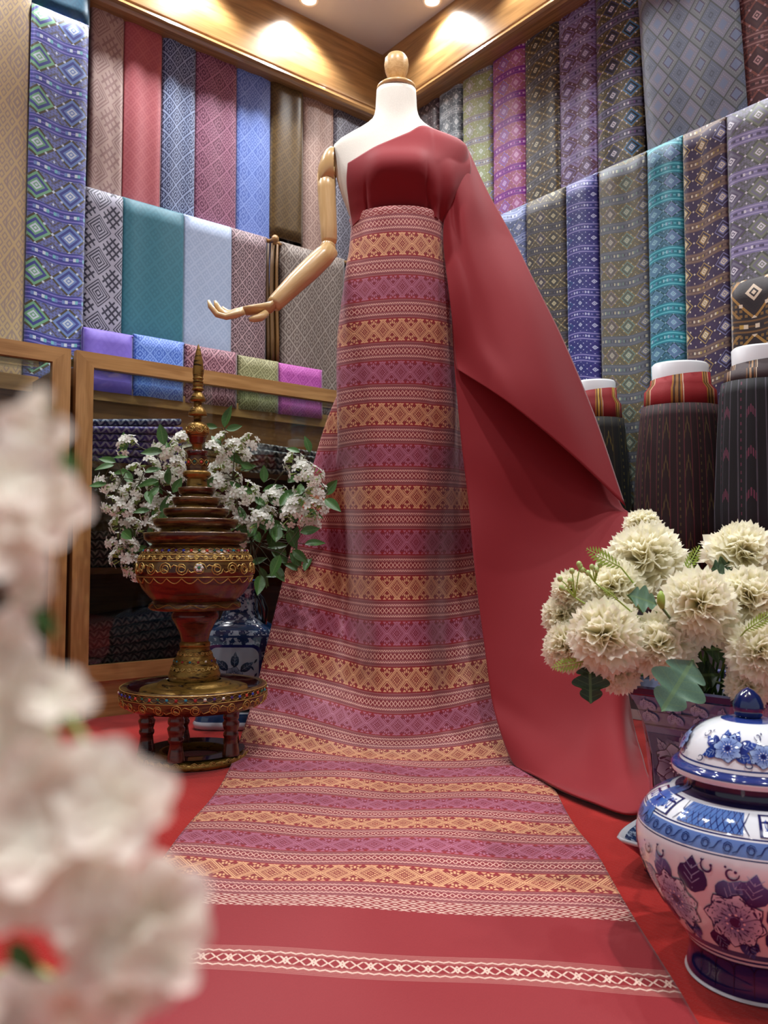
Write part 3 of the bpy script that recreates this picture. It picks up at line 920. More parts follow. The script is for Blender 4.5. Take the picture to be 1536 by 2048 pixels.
ROWS = [
 (.565, [(760, 444, 2.47), (715, 446, 2.42), (704, 441, 2.36), (726, 422, 2.29), (760, 414, 2.25), (799, 411, 2.24), (836, 413, 2.25), (868, 421, 2.28), (889, 434, 2.33), (892, 444, 2.38), (850, 447, 2.46)]),
 (1, [(750, 514, 2.48), (708, 512, 2.43), (699, 506, 2.36), (730, 494, 2.27), (768, 489, 2.24), (805, 487, 2.23), (842, 489, 2.24), (872, 496, 2.28), (887, 505, 2.33), (889, 512, 2.38), (850, 514, 2.47)]),
 (2, [(720, 680, 2.5), (690, 678, 2.45), (677, 674, 2.36), (730, 664, 2.25), (766, 661, 2.22), (803, 659, 2.21), (840, 660, 2.22), (875, 664, 2.26), (903, 671, 2.33), (912, 676, 2.39), (880, 680, 2.5)]),
 (3, [(652, 846, 2.50), (684, 845, 2.46), (677, 838, 2.36), (727, 829, 2.24), (763, 828, 2.21), (800, 828, 2.2), (837, 829, 2.21), (872, 832, 2.25), (905, 836, 2.33), (914, 840, 2.4), (930, 846, 2.5)]),
 (4, [(608, 1000, 2.46), (650, 999, 2.45), (686, 996, 2.45), (720, 995, 2.27), (757, 994, 2.20), (795, 994, 2.19), (833, 994, 2.20), (867, 995, 2.25), (902, 996, 2.37), (922, 997, 2.45), (950, 998, 2.48)]),
 (5, [(570, 1143, 2.41), (640, 1158, 2.39), (690, 1170, 2.45), (722, 1174, 2.30), (755, 1176, 2.2), (794, 1176, 2.18), (831, 1176, 2.2), (862, 1175, 2.25), (893, 1174, 2.37), (928, 1170, 2.43), (985, 1160, 2.40)]),
 (6, [(528, 1313, 2.29), (605, 1325, 2.26), (679, 1342, 2.28), (721, 1354, 2.22), (755, 1359, 2.14), (794, 1360, 2.12), (832, 1359, 2.13), (870, 1357, 2.17), (899, 1354, 2.25), (938, 1348, 2.27), (1005, 1336, 2.28)]),
 (6.5, [(508, 1393, 2.24), (590, 1408, 2.2), (665, 1428, 2.15), (712, 1442, 2.11), (755, 1450, 2.08), (795, 1452, 2.07), (835, 1450, 2.08), (873, 1445, 2.1), (912, 1437, 2.14), (951, 1426, 2.18), (1020, 1410, 2.22)]),
 (7, [(484, 1468, 2.14), (560, 1478, 2.12), (640, 1494, 2.07), (697, 1506, 2.04), (740, 1511, 2.025), (784, 1513, 2.02), (828, 1513, 2.02), (872, 1512, 2.025), (916, 1510, 2.03), (962, 1505, 2.045), (1050, 1495, 2.08)])]
FLOOR_ROWS = [(7.5, (463, 1531), (1082, 1552)), (8, (445, 1565), (1112, 1585)), (8.5, (420, 1601), (1130, 1619)), (9, (390, 1638), (1155, 1662)), (9.5, (358, 1680), (1190, 1709)),
              (10, (318, 1736), (1228, 1778)), (10.43, (275, 1792), (1264, 1838)), (11.1, (190, 1908), (1352, 1972)), (11.5, (128, 1995), (1406, 2062)), (12.1, (20, 2150), (1500, 2220))]
vk = [r[0] for r in ROWS] + [r[0] for r in FLOOR_ROWS]
ctrl = [[P(*p) for p in r[1]] for r in ROWS]
for v, a, b in FLOOR_ROWS:
    A_, B_ = PF(a[0], a[1], .004), PF(b[0], b[1], .004)
    ctrl.append([A_.lerp(B_, w / 13.5) for w in WK])
def ddisp(v, w, p):
    if v < 4.6: p = push(p, 1.04)
    if v > 6.9: p.z = max(p.z, .0035) + .0035 * (1 + math.sin(w * .9 + v * 2.1)) * min(1, (v - 6.9) * 2)
    if v > 7.2: p.y += .005 * math.sin(w * .8 + v * 1.3)
    if 1.6 < v < 7:
        p.y += .010 * math.exp(-((w - 9.0 - .12 * v) / .35) ** 2) * min(1, (v - 1.6)) * min(1, 7 - v)
        p.y += .006 * math.exp(-((w - 5.8 + .1 * v) / .3) ** 2) * min(1, (v - 1.6)) * min(1, 7 - v)
    p.z = max(p.z, .0035)
    return p
mb = MB(); mb.add(*sheet(vk, WK, ctrl, 260, 110, ddisp))
dress = tagp(mb.build('patterned_cloth', M['dress'], None, (q.x, 2.1, 0), solid=.0018),
             'long red patterned silk with gold and mauve diamond bands, wrapped on the mannequin and spread on the carpet', 'cloth')
dress['label'] = 'long red silk with gold and mauve diamond bands, spread from mannequin over the carpet'

# ================================================================== plain red drape
def _red():
    u, v, _, vv = coords('Object')
    n = noise(vec3(u * 60, v * 60, _ * 300), 8, 2)
    n2 = noise(vv, 3, 2)
    return {'c': mixc(n * .5 + n2 * .4, C(130, 24, 33), C(156, 42, 48)), 'h': n, 'st': .08}
M['red'] = material('plain_red_silk', _red, rough=.68, sheen=.25, spec=.25)
drape = empty('red_drape', (P(1060, 1500, 2.0).x, 2.0, 0), 'plain crimson silk wrapped over one shoulder and trailing to the carpet', 'cloth')
BK = [0, 1, 2, 3, 4, 5, 6]
BR = [[(697, 342, 2.33), (720, 314, 2.27), (770, 291, 2.27), (815, 273, 2.29), (848, 264, 2.33), (895, 280, 2.335), (936, 299, 2.375)],
      [(694, 370, 2.32), (722, 345, 2.24), (770, 330, 2.22), (815, 322, 2.225), (855, 318, 2.25), (900, 322, 2.28), (942, 332, 2.35)],
      [(696, 395, 2.32), (722, 378, 2.23), (770, 372, 2.205), (815, 370, 2.205), (858, 365, 2.215), (900, 368, 2.268), (934, 374, 2.345)],
      [(700, 425, 2.33), (725, 405, 2.255), (770, 398, 2.235), (815, 397, 2.235), (862, 398, 2.24), (892, 412, 2.285), (914, 420, 2.35)],
      [(705, 456, 2.34), (727, 434, 2.285), (770, 426, 2.255), (815, 424, 2.255), (862, 430, 2.27), (884, 450, 2.32), (897, 462, 2.37)]]
def bdisp(v, w, p):
    xc, hw, hd = sec(p.z)
    xx = max(-.97, min(.97, (p.x - xc) / (hw * 1.045)))
    y0 = TD - (hd * 1.05 + .003) * math.sqrt(1 - xx * xx) - bustc(p.x, p.z) * math.sqrt(1 - xx * xx)
    k = max(0, min(1, (5.3 - w) / 1.1)); k = k * k * (3 - 2 * k)
    p.y = y0 * k + p.y * (1 - k)
    f = max(0, min(1, (v - .9) / 1.6)) ; f = f * f * (3 - 2 * f)
    x = w
    p.y += f * (.010 * math.exp(-((x - 1.22) / .045) ** 2) - .004 * math.exp(-((x - 1.40) / .16) ** 2))
    p.y += f * (-.016 * math.exp(-((x - 4.32) / .26) ** 2) + .008 * math.exp(-((x - 3.96) / .05) ** 2))
    if w > 4: p = push(p, 1.06)
    return p
mb = MB(); mb.add(*sheet([0, 1, 2, 3, 4], BK, [[P(*p) for p in r] for r in BR], 60, 110, bdisp)); mb.build('bodice_wrap', M['red'], drape, solid=.0018)
UK = [0, 1, 2, 3]
UR = [[(900, 325, 2.31), (914, 314, 2.33), (928, 304, 2.36), (936, 299, 2.40)],
      [(893, 400, 2.295), (915, 392, 2.30), (946, 384, 2.33), (973, 378, 2.42)],
      [(886, 480, 2.30), (925, 480, 2.285), (975, 472, 2.32), (1020, 465, 2.42)],
      [(896, 580, 2.28), (950, 582, 2.25), (1020, 576, 2.28), (1072, 572, 2.37)],
      [(906, 660, 2.27), (972, 675, 2.22), (1060, 685, 2.24), (1132, 692, 2.33)],
      [(910, 705, 2.265), (1000, 745, 2.19), (1110, 800, 2.20), (1192, 835, 2.28)],
      [(914, 737, 2.26), (1028, 816, 2.17), (1150, 914, 2.16), (1251, 1012, 2.19)]]
def udisp(v, w, p):
    p.y += .014 * math.sin(v * 1.5 + w * 2.2) * min(1, v * .5) * (1 - .2 * w)
    p.y += .018 * math.exp(-((w - .55 - .12 * v) / .28) ** 2) * min(1, max(0, v - .4)) * max(0, 1 - v / 6.0)
    return p
mb = MB(); mb.add(*sheet(list(range(7)), UK, [[P(*p) for p in r] for r in UR], 90, 60, udisp)); mb.build('upper_drape', M['red'], drape, solid=.0018)
LK = [0, 1, 2, 3, 3.6]
LR = [[(900, 560, 2.34), (960, 600, 2.34), (1050, 680, 2.36), (1110, 690, 2.41), (1100, 700, 2.46)],
      [(908, 720, 2.285), (980, 740, 2.275), (1090, 790, 2.29), (1185, 870, 2.33), (1170, 880, 2.42)],
      [(922, 880, 2.255), (1010, 900, 2.24), (1120, 940, 2.245), (1236, 1000, 2.24), (1220, 1000, 2.34)],
      [(935, 1000, 2.24), (1030, 1020, 2.22), (1150, 1040, 2.2), (1256, 1035, 2.18), (1240, 1040, 2.29)],
      [(948, 1130, 2.16), (1040, 1150, 2.14), (1150, 1160, 2.12), (1258, 1145, 2.1), (1245, 1150, 2.22)],
      [(970, 1290, 2.08), (1060, 1310, 2.05), (1160, 1310, 2.02), (1256, 1300, 2.0), (1250, 1300, 2.14)],
      [(990, 1420, 2.01), (1075, 1440, 1.97), (1165, 1450, 1.92), (1250, 1440, 1.88), (1270, 1440, 2.02)],
      [(1022, 1520, 1.93), (1092, 1545, 1.82), (1172, 1568, 1.74), (1256, 1560, 1.69), (1292, 1530, 1.82)],
      [(1058, 1558, 1.835), (1116, 1592, 1.71), (1188, 1622, 1.61), (1272, 1645, 1.535), (1310, 1610, 1.60)],
      [(1064, 1550, 1.87), (1120, 1582, 1.75), (1190, 1609, 1.655), (1273, 1632, 1.575), (1310, 1600, 1.64)]]
def ldisp(v, w, p):
    p.y += .022 * math.sin(v * 1.25 + w * 1.6 + 1) * min(1, max(0, v - 1.5) * .5) * max(0, 1 - max(0, v - 6.5) / 1.5)
    p.y += .010 * math.exp(-((v - 5.9 - .35 * w) / .3) ** 2)
    p.z = max(p.z, .009 if v > 6.5 and v < 8.2 else .004)
    return p
LC = [[P(*p) for p in r] for r in LR]
for j in range(5):               # soft roll where the hem meets the carpet
    B_ = PF(LR[8][j][0], LR[8][j][1], 0)
    LC[8][j] = B_ + Vector((0, .006, .017)); LC[9][j] = B_ + Vector((0, .05, .004))
mb = MB(); mb.add(*sheet(list(range(10)), LK, LC, 120, 70, ldisp)); mb.build('lower_drape', M['red'], drape, solid=.0018)

# ================================================================== painted ceramic decoration
NAVY = C(18, 30, 92); BLUE = C(44, 76, 162); MID = C(92, 128, 188); PALE = C(160, 184, 220); WHT = C(232, 234, 238)
def lerpc(a, b, t): return tuple(a[i] + (b[i] - a[i]) * t for i in range(4))
def attr_mat(name, rough=.08, coat=.6, sub=0.0, sheen=0.0, spec=.5):
    def b():
        n = E.nt.nodes.new('ShaderNodeAttribute'); n.attribute_name = 'Col'
        return E(n.outputs['Color'])
    return material(name, b, rough=rough, coat=coat, sub=sub, sheen=sheen, spec=spec)
M['paint'] = attr_mat('cobalt_paint')
class Paint:
    """flat brush marks laid on a glazed surface; mp(x, y, off) gives the point"""
    def __init__(s, mp): s.mp = mp; s.mb = MB(); s.k = 0
    def grid(s, pts, cols):
        s.k += 1
        off = .0004 + .000004 * s.k
        n, m = len(pts), len(pts[0])
        V = [s.mp(x, y, off) for r in pts for x, y in r]
        Fc = [(i * m + j, i * m + j + 1, (i + 1) * m + j + 1, (i + 1) * m + j) for i in range(n - 1) for j in range(m - 1)]
        s.mb.add(V, Fc, None, [c for r in cols for c in r])
    def petal(s, x, y, a, L, W, c0, c1, blunt=1.5, edge=None):
        ca, sa = math.cos(a), math.sin(a); P_ = []; K = []
        for i in range(7):
            t = i / 6
            w = W * .5 * math.sin(PI * min(1, t ** blunt * .97 + .03)) ** .8
            if i == 6: w = W * (.10 if blunt < 1 else .20)
            row = []; kr = []
            for j in range(5):
                u = (j / 2 - 1) * w
                l = t * L - .12 * L * abs(j / 2 - 1) * (t > .8)
                row.append((x + ca * l - sa * u, y + sa * l + ca * u)); kr.append(lerpc(c0, c1, t) if edge is None or 0 < j < 4 else edge)
            P_.append(row); K.append(kr)
        s.grid(P_, K)
    def stroke(s, pts, w, c):
        P_ = [[], []]
        n = len(pts)
        for i, (x, y) in enumerate(pts):
            a, b = pts[max(0, i - 1)], pts[min(n - 1, i + 1)]
            dx, dy = b[0] - a[0], b[1] - a[1]; l = math.hypot(dx, dy) or 1
            ww = w * .5 * (.35 + .65 * math.sin(PI * (i + .5) / n))
            P_[0].append((x - dy / l * ww, y + dx / l * ww)); P_[1].append((x + dy / l * ww, y - dx / l * ww))
        s.grid(P_, [[c] * n, [c] * n])
    def curl(s, x, y, a, r, w, c, turns=1.1, sgn=1):
        s.stroke([(x + r * (1 - .55 * t) * math.cos(a + sgn * t * 6.28 * turns) , y + r * (1 - .55 * t) * math.sin(a + sgn * t * 6.28 * turns)) for t in [i / 12 for i in range(13)]], w, c)
    def dot(s, x, y, r, c):
        s.grid([[(x, y)] * 9, [(x + r * math.cos(i * PI / 4), y + r * math.sin(i * PI / 4)) for i in range(9)]], [[c] * 9] * 2)
    def leaf(s, x, y, a, L, W, c0, c1, vein=PALE):
        s.petal(x, y, a, L, W, c0, c1, .78)
        ca, sa = math.cos(a), math.sin(a)
        s.stroke([(x + ca * L * t, y + sa * L * t) for t in (.1, .4, .7, .95)], L * .03, vein)
        for t in (.25, .45, .65):
            for g in (-1, 1):
                b = a + g * .8
                s.stroke([(x + ca * L * t, y + sa * L * t), (x + ca * L * t + math.cos(b) * W * .17, y + sa * L * t + math.sin(b) * W * .17), (x + ca * L * t + math.cos(b) * W * .36, y + sa * L * t + math.sin(b) * W * .36)], L * .022, vein)
    def flower(s, x, y, r, n=7, a0=0.0, c0=BLUE, c1=PALE, cc=NAVY):
        for k in range(n):
            a = a0 + 2 * PI * k / n
            s.petal(x + math.cos(a) * r * .10, y + math.sin(a) * r * .10, a, r * .99, r * .90, cc, cc, 1.7)
            s.petal(x + math.cos(a) * r * .12, y + math.sin(a) * r * .12, a, r * .92, r * .80, c0, c1, 1.7)
            s.stroke([(x + math.cos(a) * r * .25, y + math.sin(a) * r * .25), (x + math.cos(a) * r * .45, y + math.sin(a) * r * .45), (x + math.cos(a + .1) * r * .6, y + math.sin(a + .1) * r * .6)], r * .05, cc)
        s.dot(x, y, r * .2, cc)
        for k in range(9):
            a = 2 * PI * k / 9; s.dot(x + math.cos(a) * r * .3, y + math.sin(a) * r * .3, r * .045, WHT)
    def build(s, name, parent): return s.mb.build(name, M['paint'], parent)

def zbands(name, base, bands, rough=.07):
    """glaze colour by height in metres (object space)"""
    def b():
        x, y, z, v = coords('Object')
        c = mixc(noise(v, 9, 2) * .25, base, C(206, 212, 222))
        for z0, z1, col in bands:
            c = mixc((z > z0) * (z < z1), c, col)
        return c
    return material(name, b, rough=rough, coat=.7)

# ================================================================== lacquer stand and spired vessel
def _gilt(c_gold, c_red, amt, sc=60):
    def b():
        x, y, z, v = coords('Object')
        n = noise(vec3(x * .5, y * .5, z * 3), sc, 3, .65)
        n2 = noise(v, sc * 3, 2)
        k = E.m('SMOOTH_MIN', mx((n - amt) * 9.0, 0.0), 1.0, .1)
        c = mixc(k, c_gold, c_red)
        return {'c': mixc(n2 * .35, c, C(26, 14, 8)), 'h': n2, 'st': .25}
    return b
M['gilt'] = material('worn_gilt', _gilt(C(160, 124, 56), C(44, 26, 14), .54), rough=.34, metal=.6)
M['gilt_red'] = material('gilt_over_red', _gilt(C(116, 86, 44), C(72, 34, 20), .46, 40), rough=.3, metal=.35, coat=.3)
M['lac_red'] = material('red_lacquer', _gilt(C(98, 42, 24), C(62, 18, 14), .5, 30), rough=.25, coat=.5)
M['lac_dark'] = plain('dark_lacquer', C(46, 10, 12), rough=.15, coat=.6)
M['filigree'] = material('gilt_filigree', C(190, 158, 88), rough=.38, metal=.6)
GEMS = [C(150, 24, 28), C(20, 80, 60), C(30, 60, 160), C(214, 206, 190), C(24, 120, 140), C(190, 60, 40), C(60, 30, 100)]
M['gem'] = attr_mat('cut_glass', rough=.05, coat=1.0)
VC = P(387, 1511, 2.03); VX, VY = VC.x, VC.y
KV = 2.03 / F
def zv(py): return P(387, py, 2.03).z
def prof(lst): return [(max(.0001, r * KV), zv(py)) for r, py in lst]
def ridge(parent, name, rz, n, fn, rad=.0022, seg=5, mat='filigree'):
    """raised wire ornaments: fn(k) gives list of (theta, z) polylines; rz(z) radius"""
    mb = MB()
    for k in range(n):
        for pl in fn(k):
            pts = [Vector((VX + (rz(z) + rad * .4) * math.cos(t), VY + (rz(z) + rad * .4) * math.sin(t), z)) for t, z in pl]
            mb.add(*tube(pts, rad, seg, False))
    return mb.build(name, M[mat], parent)
def gems(parent, rz, z, n, rad, a0=0.0, step=1):
    mb = MB()
    for k in range(n):
        t = a0 + 2 * PI * k / n
        mb.add(*sphere((VX + rz(z) * math.cos(t), VY + rz(z) * math.sin(t), z), rad, 8, 5), col=GEMS[(k * 3 + k // 4) % 7])
    o = mb.build('gem_band', M['gem'], parent); o['kind'] = 'stuff'; return o
def rfun(pts):
    ps = sorted((z, r) for r, z in pts)
    def f(z):
        if z <= ps[0][0]: return ps[0][1]
        for (z0, r0), (z1, r1) in zip(ps, ps[1:]):
            if z <= z1: return r0 + (r1 - r0) * (z - z0) / max(1e-6, z1 - z0)
        return ps[-1][1]
    return f
def wave(z, amp, n, ph=0.0):
    return lambda k: [[(2 * PI * (k + i / 8) / n, z + amp * math.sin(2 * PI * i / 8 + ph)) for i in range(9)]]
def scroll(z, r, n, rr):
    def f(k):
        t0 = 2 * PI * (k + .5) / n; sg = 1 if k % 2 else -1; out = []
        out.append([(t0 + r * (1 - .7 * i / 16) * math.cos(i * .72 * sg) / rr, z + sg * r * (1 - .7 * i / 16) * math.sin(i * .72)) for i in range(17)])
        out.append([(t0 + (r * 1.05 + i * .35 * r) / rr, z + sg * r * (.7 - .5 * i / 4) * (1 if i else .4)) for i in range(5)])
        out.append([(t0 + .55 * r * math.cos(i * .9 + 2) / rr, z - sg * r * .25 + .28 * r * math.sin(i * .9)) for i in range(6)])
        return out
    return f
stand = empty('lacquer_stand', (VX, VY, 0), 'round red and gold lacquer stand with jewelled rim and turned legs', 'stand')
b0 = prof([(60, 1496), (100, 1500), (107, 1504), (108, 1512), (103, 1515), (66, 1515), (60, 1511), (60, 1496)])
zs0 = min(z for r, z in b0); b0 = [(r, z - zs0 + .0005) for r, z in b0]
mb = MB(); mb.add(*lathe(b0, VX, VY, 64)); ring_o = mb.build('base_ring', M['gilt'], stand)
mb = MB(); mb.add(*lathe([(r * .965 + .0005, .022 + .0006 + .001 * i) for i, r in enumerate((.078, .10, .128))], VX, VY, 64)); mb.build('base_ring_top', M['lac_dark'], stand)
tz0, tz1 = zv(1412), zv(1366)
tr = [(0.0001, tz0 + .004), (100 * KV, tz0), (128 * KV, tz0 + .004), (140 * KV, tz0 + .014), (143 * KV, tz0 + .030), (141 * KV, tz1 - .004), (136 * KV, tz1), (128 * KV, tz1 - .002), (124 * KV, tz1 - .014), (.0001, tz1 - .016)]
mb = MB(); mb.add(*lathe(tr[:4], VX, VY, 64)); mb.build('tray_underside', M['lac_red'], stand)
mb = MB(); mb.add(*lathe(tr[3:8], VX, VY, 72)); mb.build('tray_rim', M['gilt_red'], stand)
mb = MB(); mb.add(*lathe(tr[7:], VX, VY, 64)); mb.build('tray_top', M['lac_dark'], stand)
rr_ = rfun(tr[2:6])
gems(stand, rr_, tz1 - .013, 52, .0042)
ridge(stand, 'wire_ornament', rr_, 52, wave(tz1 - .013, .0066, 26), .0012)
ridge(stand, 'wire_ornament', rr_, 52, wave(tz1 - .013, .0066, 26, PI), .0012)
ridge(stand, 'scrollwork', rr_, 26, scroll(tz0 + .020, .0135, 26, .178), .0013)
ridge(stand, 'wire_ornament', rr_, 1, lambda k: [[(2 * PI * i / 64, tz1 - .022) for i in range(65)], [(2 * PI * i / 64, tz1 - .004) for i in range(65)]], .0013)
ridge(stand, 'scrollwork', lambda z: 106 * KV, 40, scroll(.012, .009, 40, .135), .0012)
lh = tz0 - .022
for k in range(5):
    t = math.radians(-98 + 72 * k); lx, ly = VX + .112 * math.cos(t), VY + .112 * math.sin(t)
    pr_l = [(.021, 0), (.020, .012), (.0165, .03), (.015, .045), (.0185, .052), (.0185, .058), (.016, .062), (.019, .075), (.0205, .085), (.016, .092), (.019, .098), (.019, .106), (.0165, lh - .004), (.019, lh + .003)]
    pr_l = [(r, z * (lh / .118) if i < 12 else z) for i, (r, z) in enumerate(pr_l)]
    mb = MB(); mb.add(*lathe(pr_l, lx, ly, 18, .021)); mb.build('leg', M['lac_red'], stand)

vessel = empty('spired_vessel', (VX, VY, tz1 - .016), 'tall gold and red lacquer offering bowl with tiered spire lid, on the round stand', 'vessel')
zt = tz1 - .015
foot = [(105 * KV, zt), (104 * KV, zt + .006), (80 * KV, zt + .012), (72 * KV, zt + .014), (70 * KV, zt + .019), (52 * KV, zt + .024)]
mb = MB(); mb.add(*lathe(foot, VX, VY, 56)); mb.build('foot_disc', M['gilt'], vessel)
ped = [(48 * KV, zt + .022), (51 * KV, zv(1349)), (49 * KV, zv(1342)), (47 * KV, zv(1338)), (44 * KV, zv(1330)), (36 * KV, zv(1312)), (29 * KV, zv(1298)), (29 * KV, zv(1294))]
mb = MB(); mb.add(*lathe(ped, VX, VY, 48)); mb.build('pedestal', M['gilt'], vessel)
rp = rfun(ped)
for py, n, a in ((1334, 22, .0052), (1305, 18, .005)): ridge(vessel, 'scrollwork', rp, n, scroll(zv(py), a, n, rp(zv(py))), .0012)
gems(vessel, rp, zv(1320), 16, .0033)
ridge(vessel, 'wire_ornament', rp, 16, wave(zv(1320), .005, 8), .0011); ridge(vessel, 'wire_ornament', rp, 16, wave(zv(1320), .005, 8, PI), .0011)
mb = MB(); mb.add(*lathe(prof([(26, 1296), (30, 1292), (30, 1285), (26, 1281)]), VX, VY, 40)); mb.build('collar', M['gilt'], vessel)
mb = MB(); mb.add(*lathe(prof([(26, 1283), (30, 1265), (40, 1245), (46, 1235), (46, 1228), (42, 1222), (42, 1216)]), VX, VY, 48)); mb.build('stem', M['lac_red'], vessel)
rg = prof([(50, 1219), (86, 1218), (90, 1214), (87, 1206), (82, 1201), (74, 1199)])
mb = MB(); mb.add(*lathe(rg, VX, VY, 56)); mb.build('bowl_foot_ring', M['gilt_red'], vessel)
ridge(vessel, 'wire_ornament', rfun(rg[1:]), 24, wave(zv(1209), .0045, 12), .0013)
bw = prof([(78, 1203), (90, 1192), (103, 1176), (111, 1160), (115, 1143), (114, 1128), (109, 1113), (101, 1102), (90, 1093), (84, 1089)])
mb = MB(); mb.add(*lathe(bw[:5], VX, VY, 64)); mb.build('bowl', M['lac_red'], vessel)
mb = MB(); mb.add(*lathe(bw[4:], VX, VY, 64)); mb.build('bowl_shoulder', M['gilt_red'], vessel)
rb = rfun(bw)
ridge(vessel, 'scrollwork', rb, 22, scroll(zv(1136), .0155, 22, .14), .0016)
ridge(vessel, 'scrollwork', rb, 40, scroll(zv(1115), .006, 40, .136), .0013)
ridge(vessel, 'wire_ornament', rb, 44, wave(zv(1102), .006, 22), .0013); ridge(vessel, 'wire_ornament', rb, 44, wave(zv(1102), .006, 22, PI), .0013)
gems(vessel, rb, zv(1102), 44, .004)
ridge(vessel, 'wire_ornament', rb, 1, lambda k: [[(2 * PI * i / 64, zv(y)) for i in range(65)] for y in (1109, 1121, 1152)], .0014)
ridge(vessel, 'wire_ornament', rb, 24, lambda k: [[(2 * PI * (k + i / 8) / 24, zv(1154) - .012 * math.sin(PI * i / 8)) for i in range(9)]], .0014)
fl_t = math.atan2(-VY, -VX) + .05; fz = zv(1134)
mb = MB()
for k in range(6):
    a = k * PI / 3; z_ = fz + .0065 * math.sin(a); t_ = fl_t + .0065 * math.cos(a) / .14
    mb.add(*sphere((VX + (rb(z_) + .002) * math.cos(t_), VY + (rb(z_) + .002) * math.sin(t_), z_), .0042, 8, 5), col=C(220, 220, 212))
mb.add(*sphere((VX + (rb(fz) + .003) * math.cos(fl_t), VY + (rb(fz) + .003) * math.sin(fl_t), fz), .004, 8, 5), col=C(30, 120, 80))
mb.build('glass_flower', M['gem'], vessel)
lid = MB(); lid.add(*lathe(prof([(84, 1090), (86, 1087), (84, 1086)]), VX, VY, 56)); lid_o = lid.build('lid', M['gilt'], vessel)
def sub(mb, name, mat): o = mb.build(name, mat, vessel); o.parent = lid_o; return o
for r, y0, y1 in ((102, 1086, 1066), (84, 1056, 1039), (65, 1034, 1018), (48, 1011, 996), (37, 989, 976)):
    mb = MB(); mb.add(*lathe(prof([(r * .80, y0 + 1), (r * .9, y0), (r * .985, y0 - 7), (r, y1 + 2), (r * .985, y1), (r * .93, y1 + 1.5), (r * .78, y1 + 1)]), VX, VY, 56)); sub(mb, 'tier', M['gilt_red'])
for r, r2, y0, y1 in ((72, 66, 1068, 1054), (58, 52, 1041, 1031), (42, 38, 1020, 1009), (30, 27, 998, 987), (22, 19, 978, 957)):
    mb = MB(); mb.add(*lathe(prof([(r, y0), (r2, y1)]), VX, VY, 40)); sub(mb, 'tier_neck', M['gilt'])
sp = [('gilt', [(18, 960), (27, 953), (28, 947), (25, 943), (20, 942)]), ('gilt_red', [(20, 944), (21, 936), (21, 917), (20, 913)]), ('lac_red', [(16, 915), (19, 912), (22, 904), (21, 902), (12, 902)]),
      ('gilt', [(10, 904), (10, 890), (14, 887)]), ('lac_red', [(12, 889), (16, 884), (17, 875), (20, 872)]), ('gilt', [(18, 875), (22, 866), (22, 856), (18, 848), (9, 844), (8, 843), (8, 832)]),
      ('gilt', [(9, 834), (19, 832), (19, 829), (16, 820), (11, 814), (9, 812), (8, 803)]), ('gilt', [(8, 806), (15, 803), (16, 800), (13, 793), (10, 787), (7, 784), (7, 780)]),
      ('gilt', [(8, 783), (12, 780), (12, 778), (9, 775), (10, 772), (11, 770), (9, 768), (10, 766), (11, 764), (9, 762), (10, 759), (11, 757), (9, 755)]),
      ('gilt', [(9, 757), (11, 747), (11, 738), (9, 722), (5, 702), (2, 692), (0, 688)])]
for i, (m_, pr_) in enumerate(sp):
    mb = MB(); mb.add(*lathe(prof(pr_), VX, VY, 32)); sub(mb, ['spire_ring', 'spire_drum', 'spire_cup', 'spire_neck', 'spire_cup', 'spire_ball', 'spire_bell', 'spire_bell', 'spire_rings', 'spire_tip'][i], M[m_])
rd = lambda z: 21 * KV
o_ = ridge(vessel, 'wire_ornament', rd, 10, wave(zv(926), .008, 5), .0013); o_.parent = lid_o
o_ = ridge(vessel, 'wire_ornament', rd, 10, wave(zv(926), .008, 5, PI), .0013); o_.parent = lid_o
o_ = gems(vessel, rd, zv(926), 10, .004, .3); o_.parent = lid_o
o_ = ridge(vessel, 'scrollwork', rfun(prof([(18, 875), (22, 866), (22, 856), (18, 848)])), 8, scroll(zv(861), .010, 8, .027), .0013); o_.parent = lid_o

# ================================================================== blue and white bottle vase with white blossom branches
BX, BY = P(480, 1440, 2.46).x, 2.46
plinth = empty('ceramic_plinth', (BX, BY, 0), 'low blue and white ceramic base under the bottle vase', 'plinth')
def sqr(p): return lambda t: 1 / ((abs(math.cos(t)) ** p + abs(math.sin(t)) ** p) ** (1 / p))
mb = MB(); mb.add(*lathe([(.0001, .001), (.115, .001), (.122, .006), (.124, .018), (.120, .024), (.118, .028), (.116, .046), (.110, .050), (.0001, .050)], BX, BY, 48, 0, 0, sqr(6)))
mb.build('base', zbands('plinth_glaze', C(188, 196, 204), [(.024, .047, C(36, 60, 96))]), plinth)
bvase = empty('bottle_vase', (BX, BY, .05), 'square blue and white bottle vase with painted panel, behind the lacquer stand', 'vase')
bpf = [(.0001, .051), (.085, .051), (.092, .058), (.104, .10), (.108, .20), (.106, .262), (.094, .285), (.070, .300), (.056, .312), (.048, .335), (.046, .38), (.052, .415), (.058, .425), (.050, .425), (.040, .40)]
mb = MB(); mb.add(*lathe(bpf, BX, BY, 56, 0, 0, sqr(4.5)))
def _bv():
    x, y, z, v = coords('Object')
    n = noise(v, 55, 3, .7); n2 = noise(v, 130, 2)
    c = mixc((n + n2 * .3 > .64), C(150, 166, 182), C(26, 48, 84))
    for z0, z1, col in ((.232, .246, C(30, 60, 100)), (.212, .218, C(30, 50, 90)), (.35, .38, C(34, 60, 100)), (.0, .02, C(30, 50, 90))): c = mixc((z > z0) * (z < z1), c, col)
    return c
mb.build('body', material('bottle_glaze', _bv, rough=.1, coat=.7), bvase)
fa_ = math.atan2(-BY, -BX)
def bmap(x, y, off):
    rf = .108 + off * 2 + .002
    return Vector((BX + x + .0, BY - rf * (1 if abs(x) < .085 else 1), y))
pt = Paint(bmap)
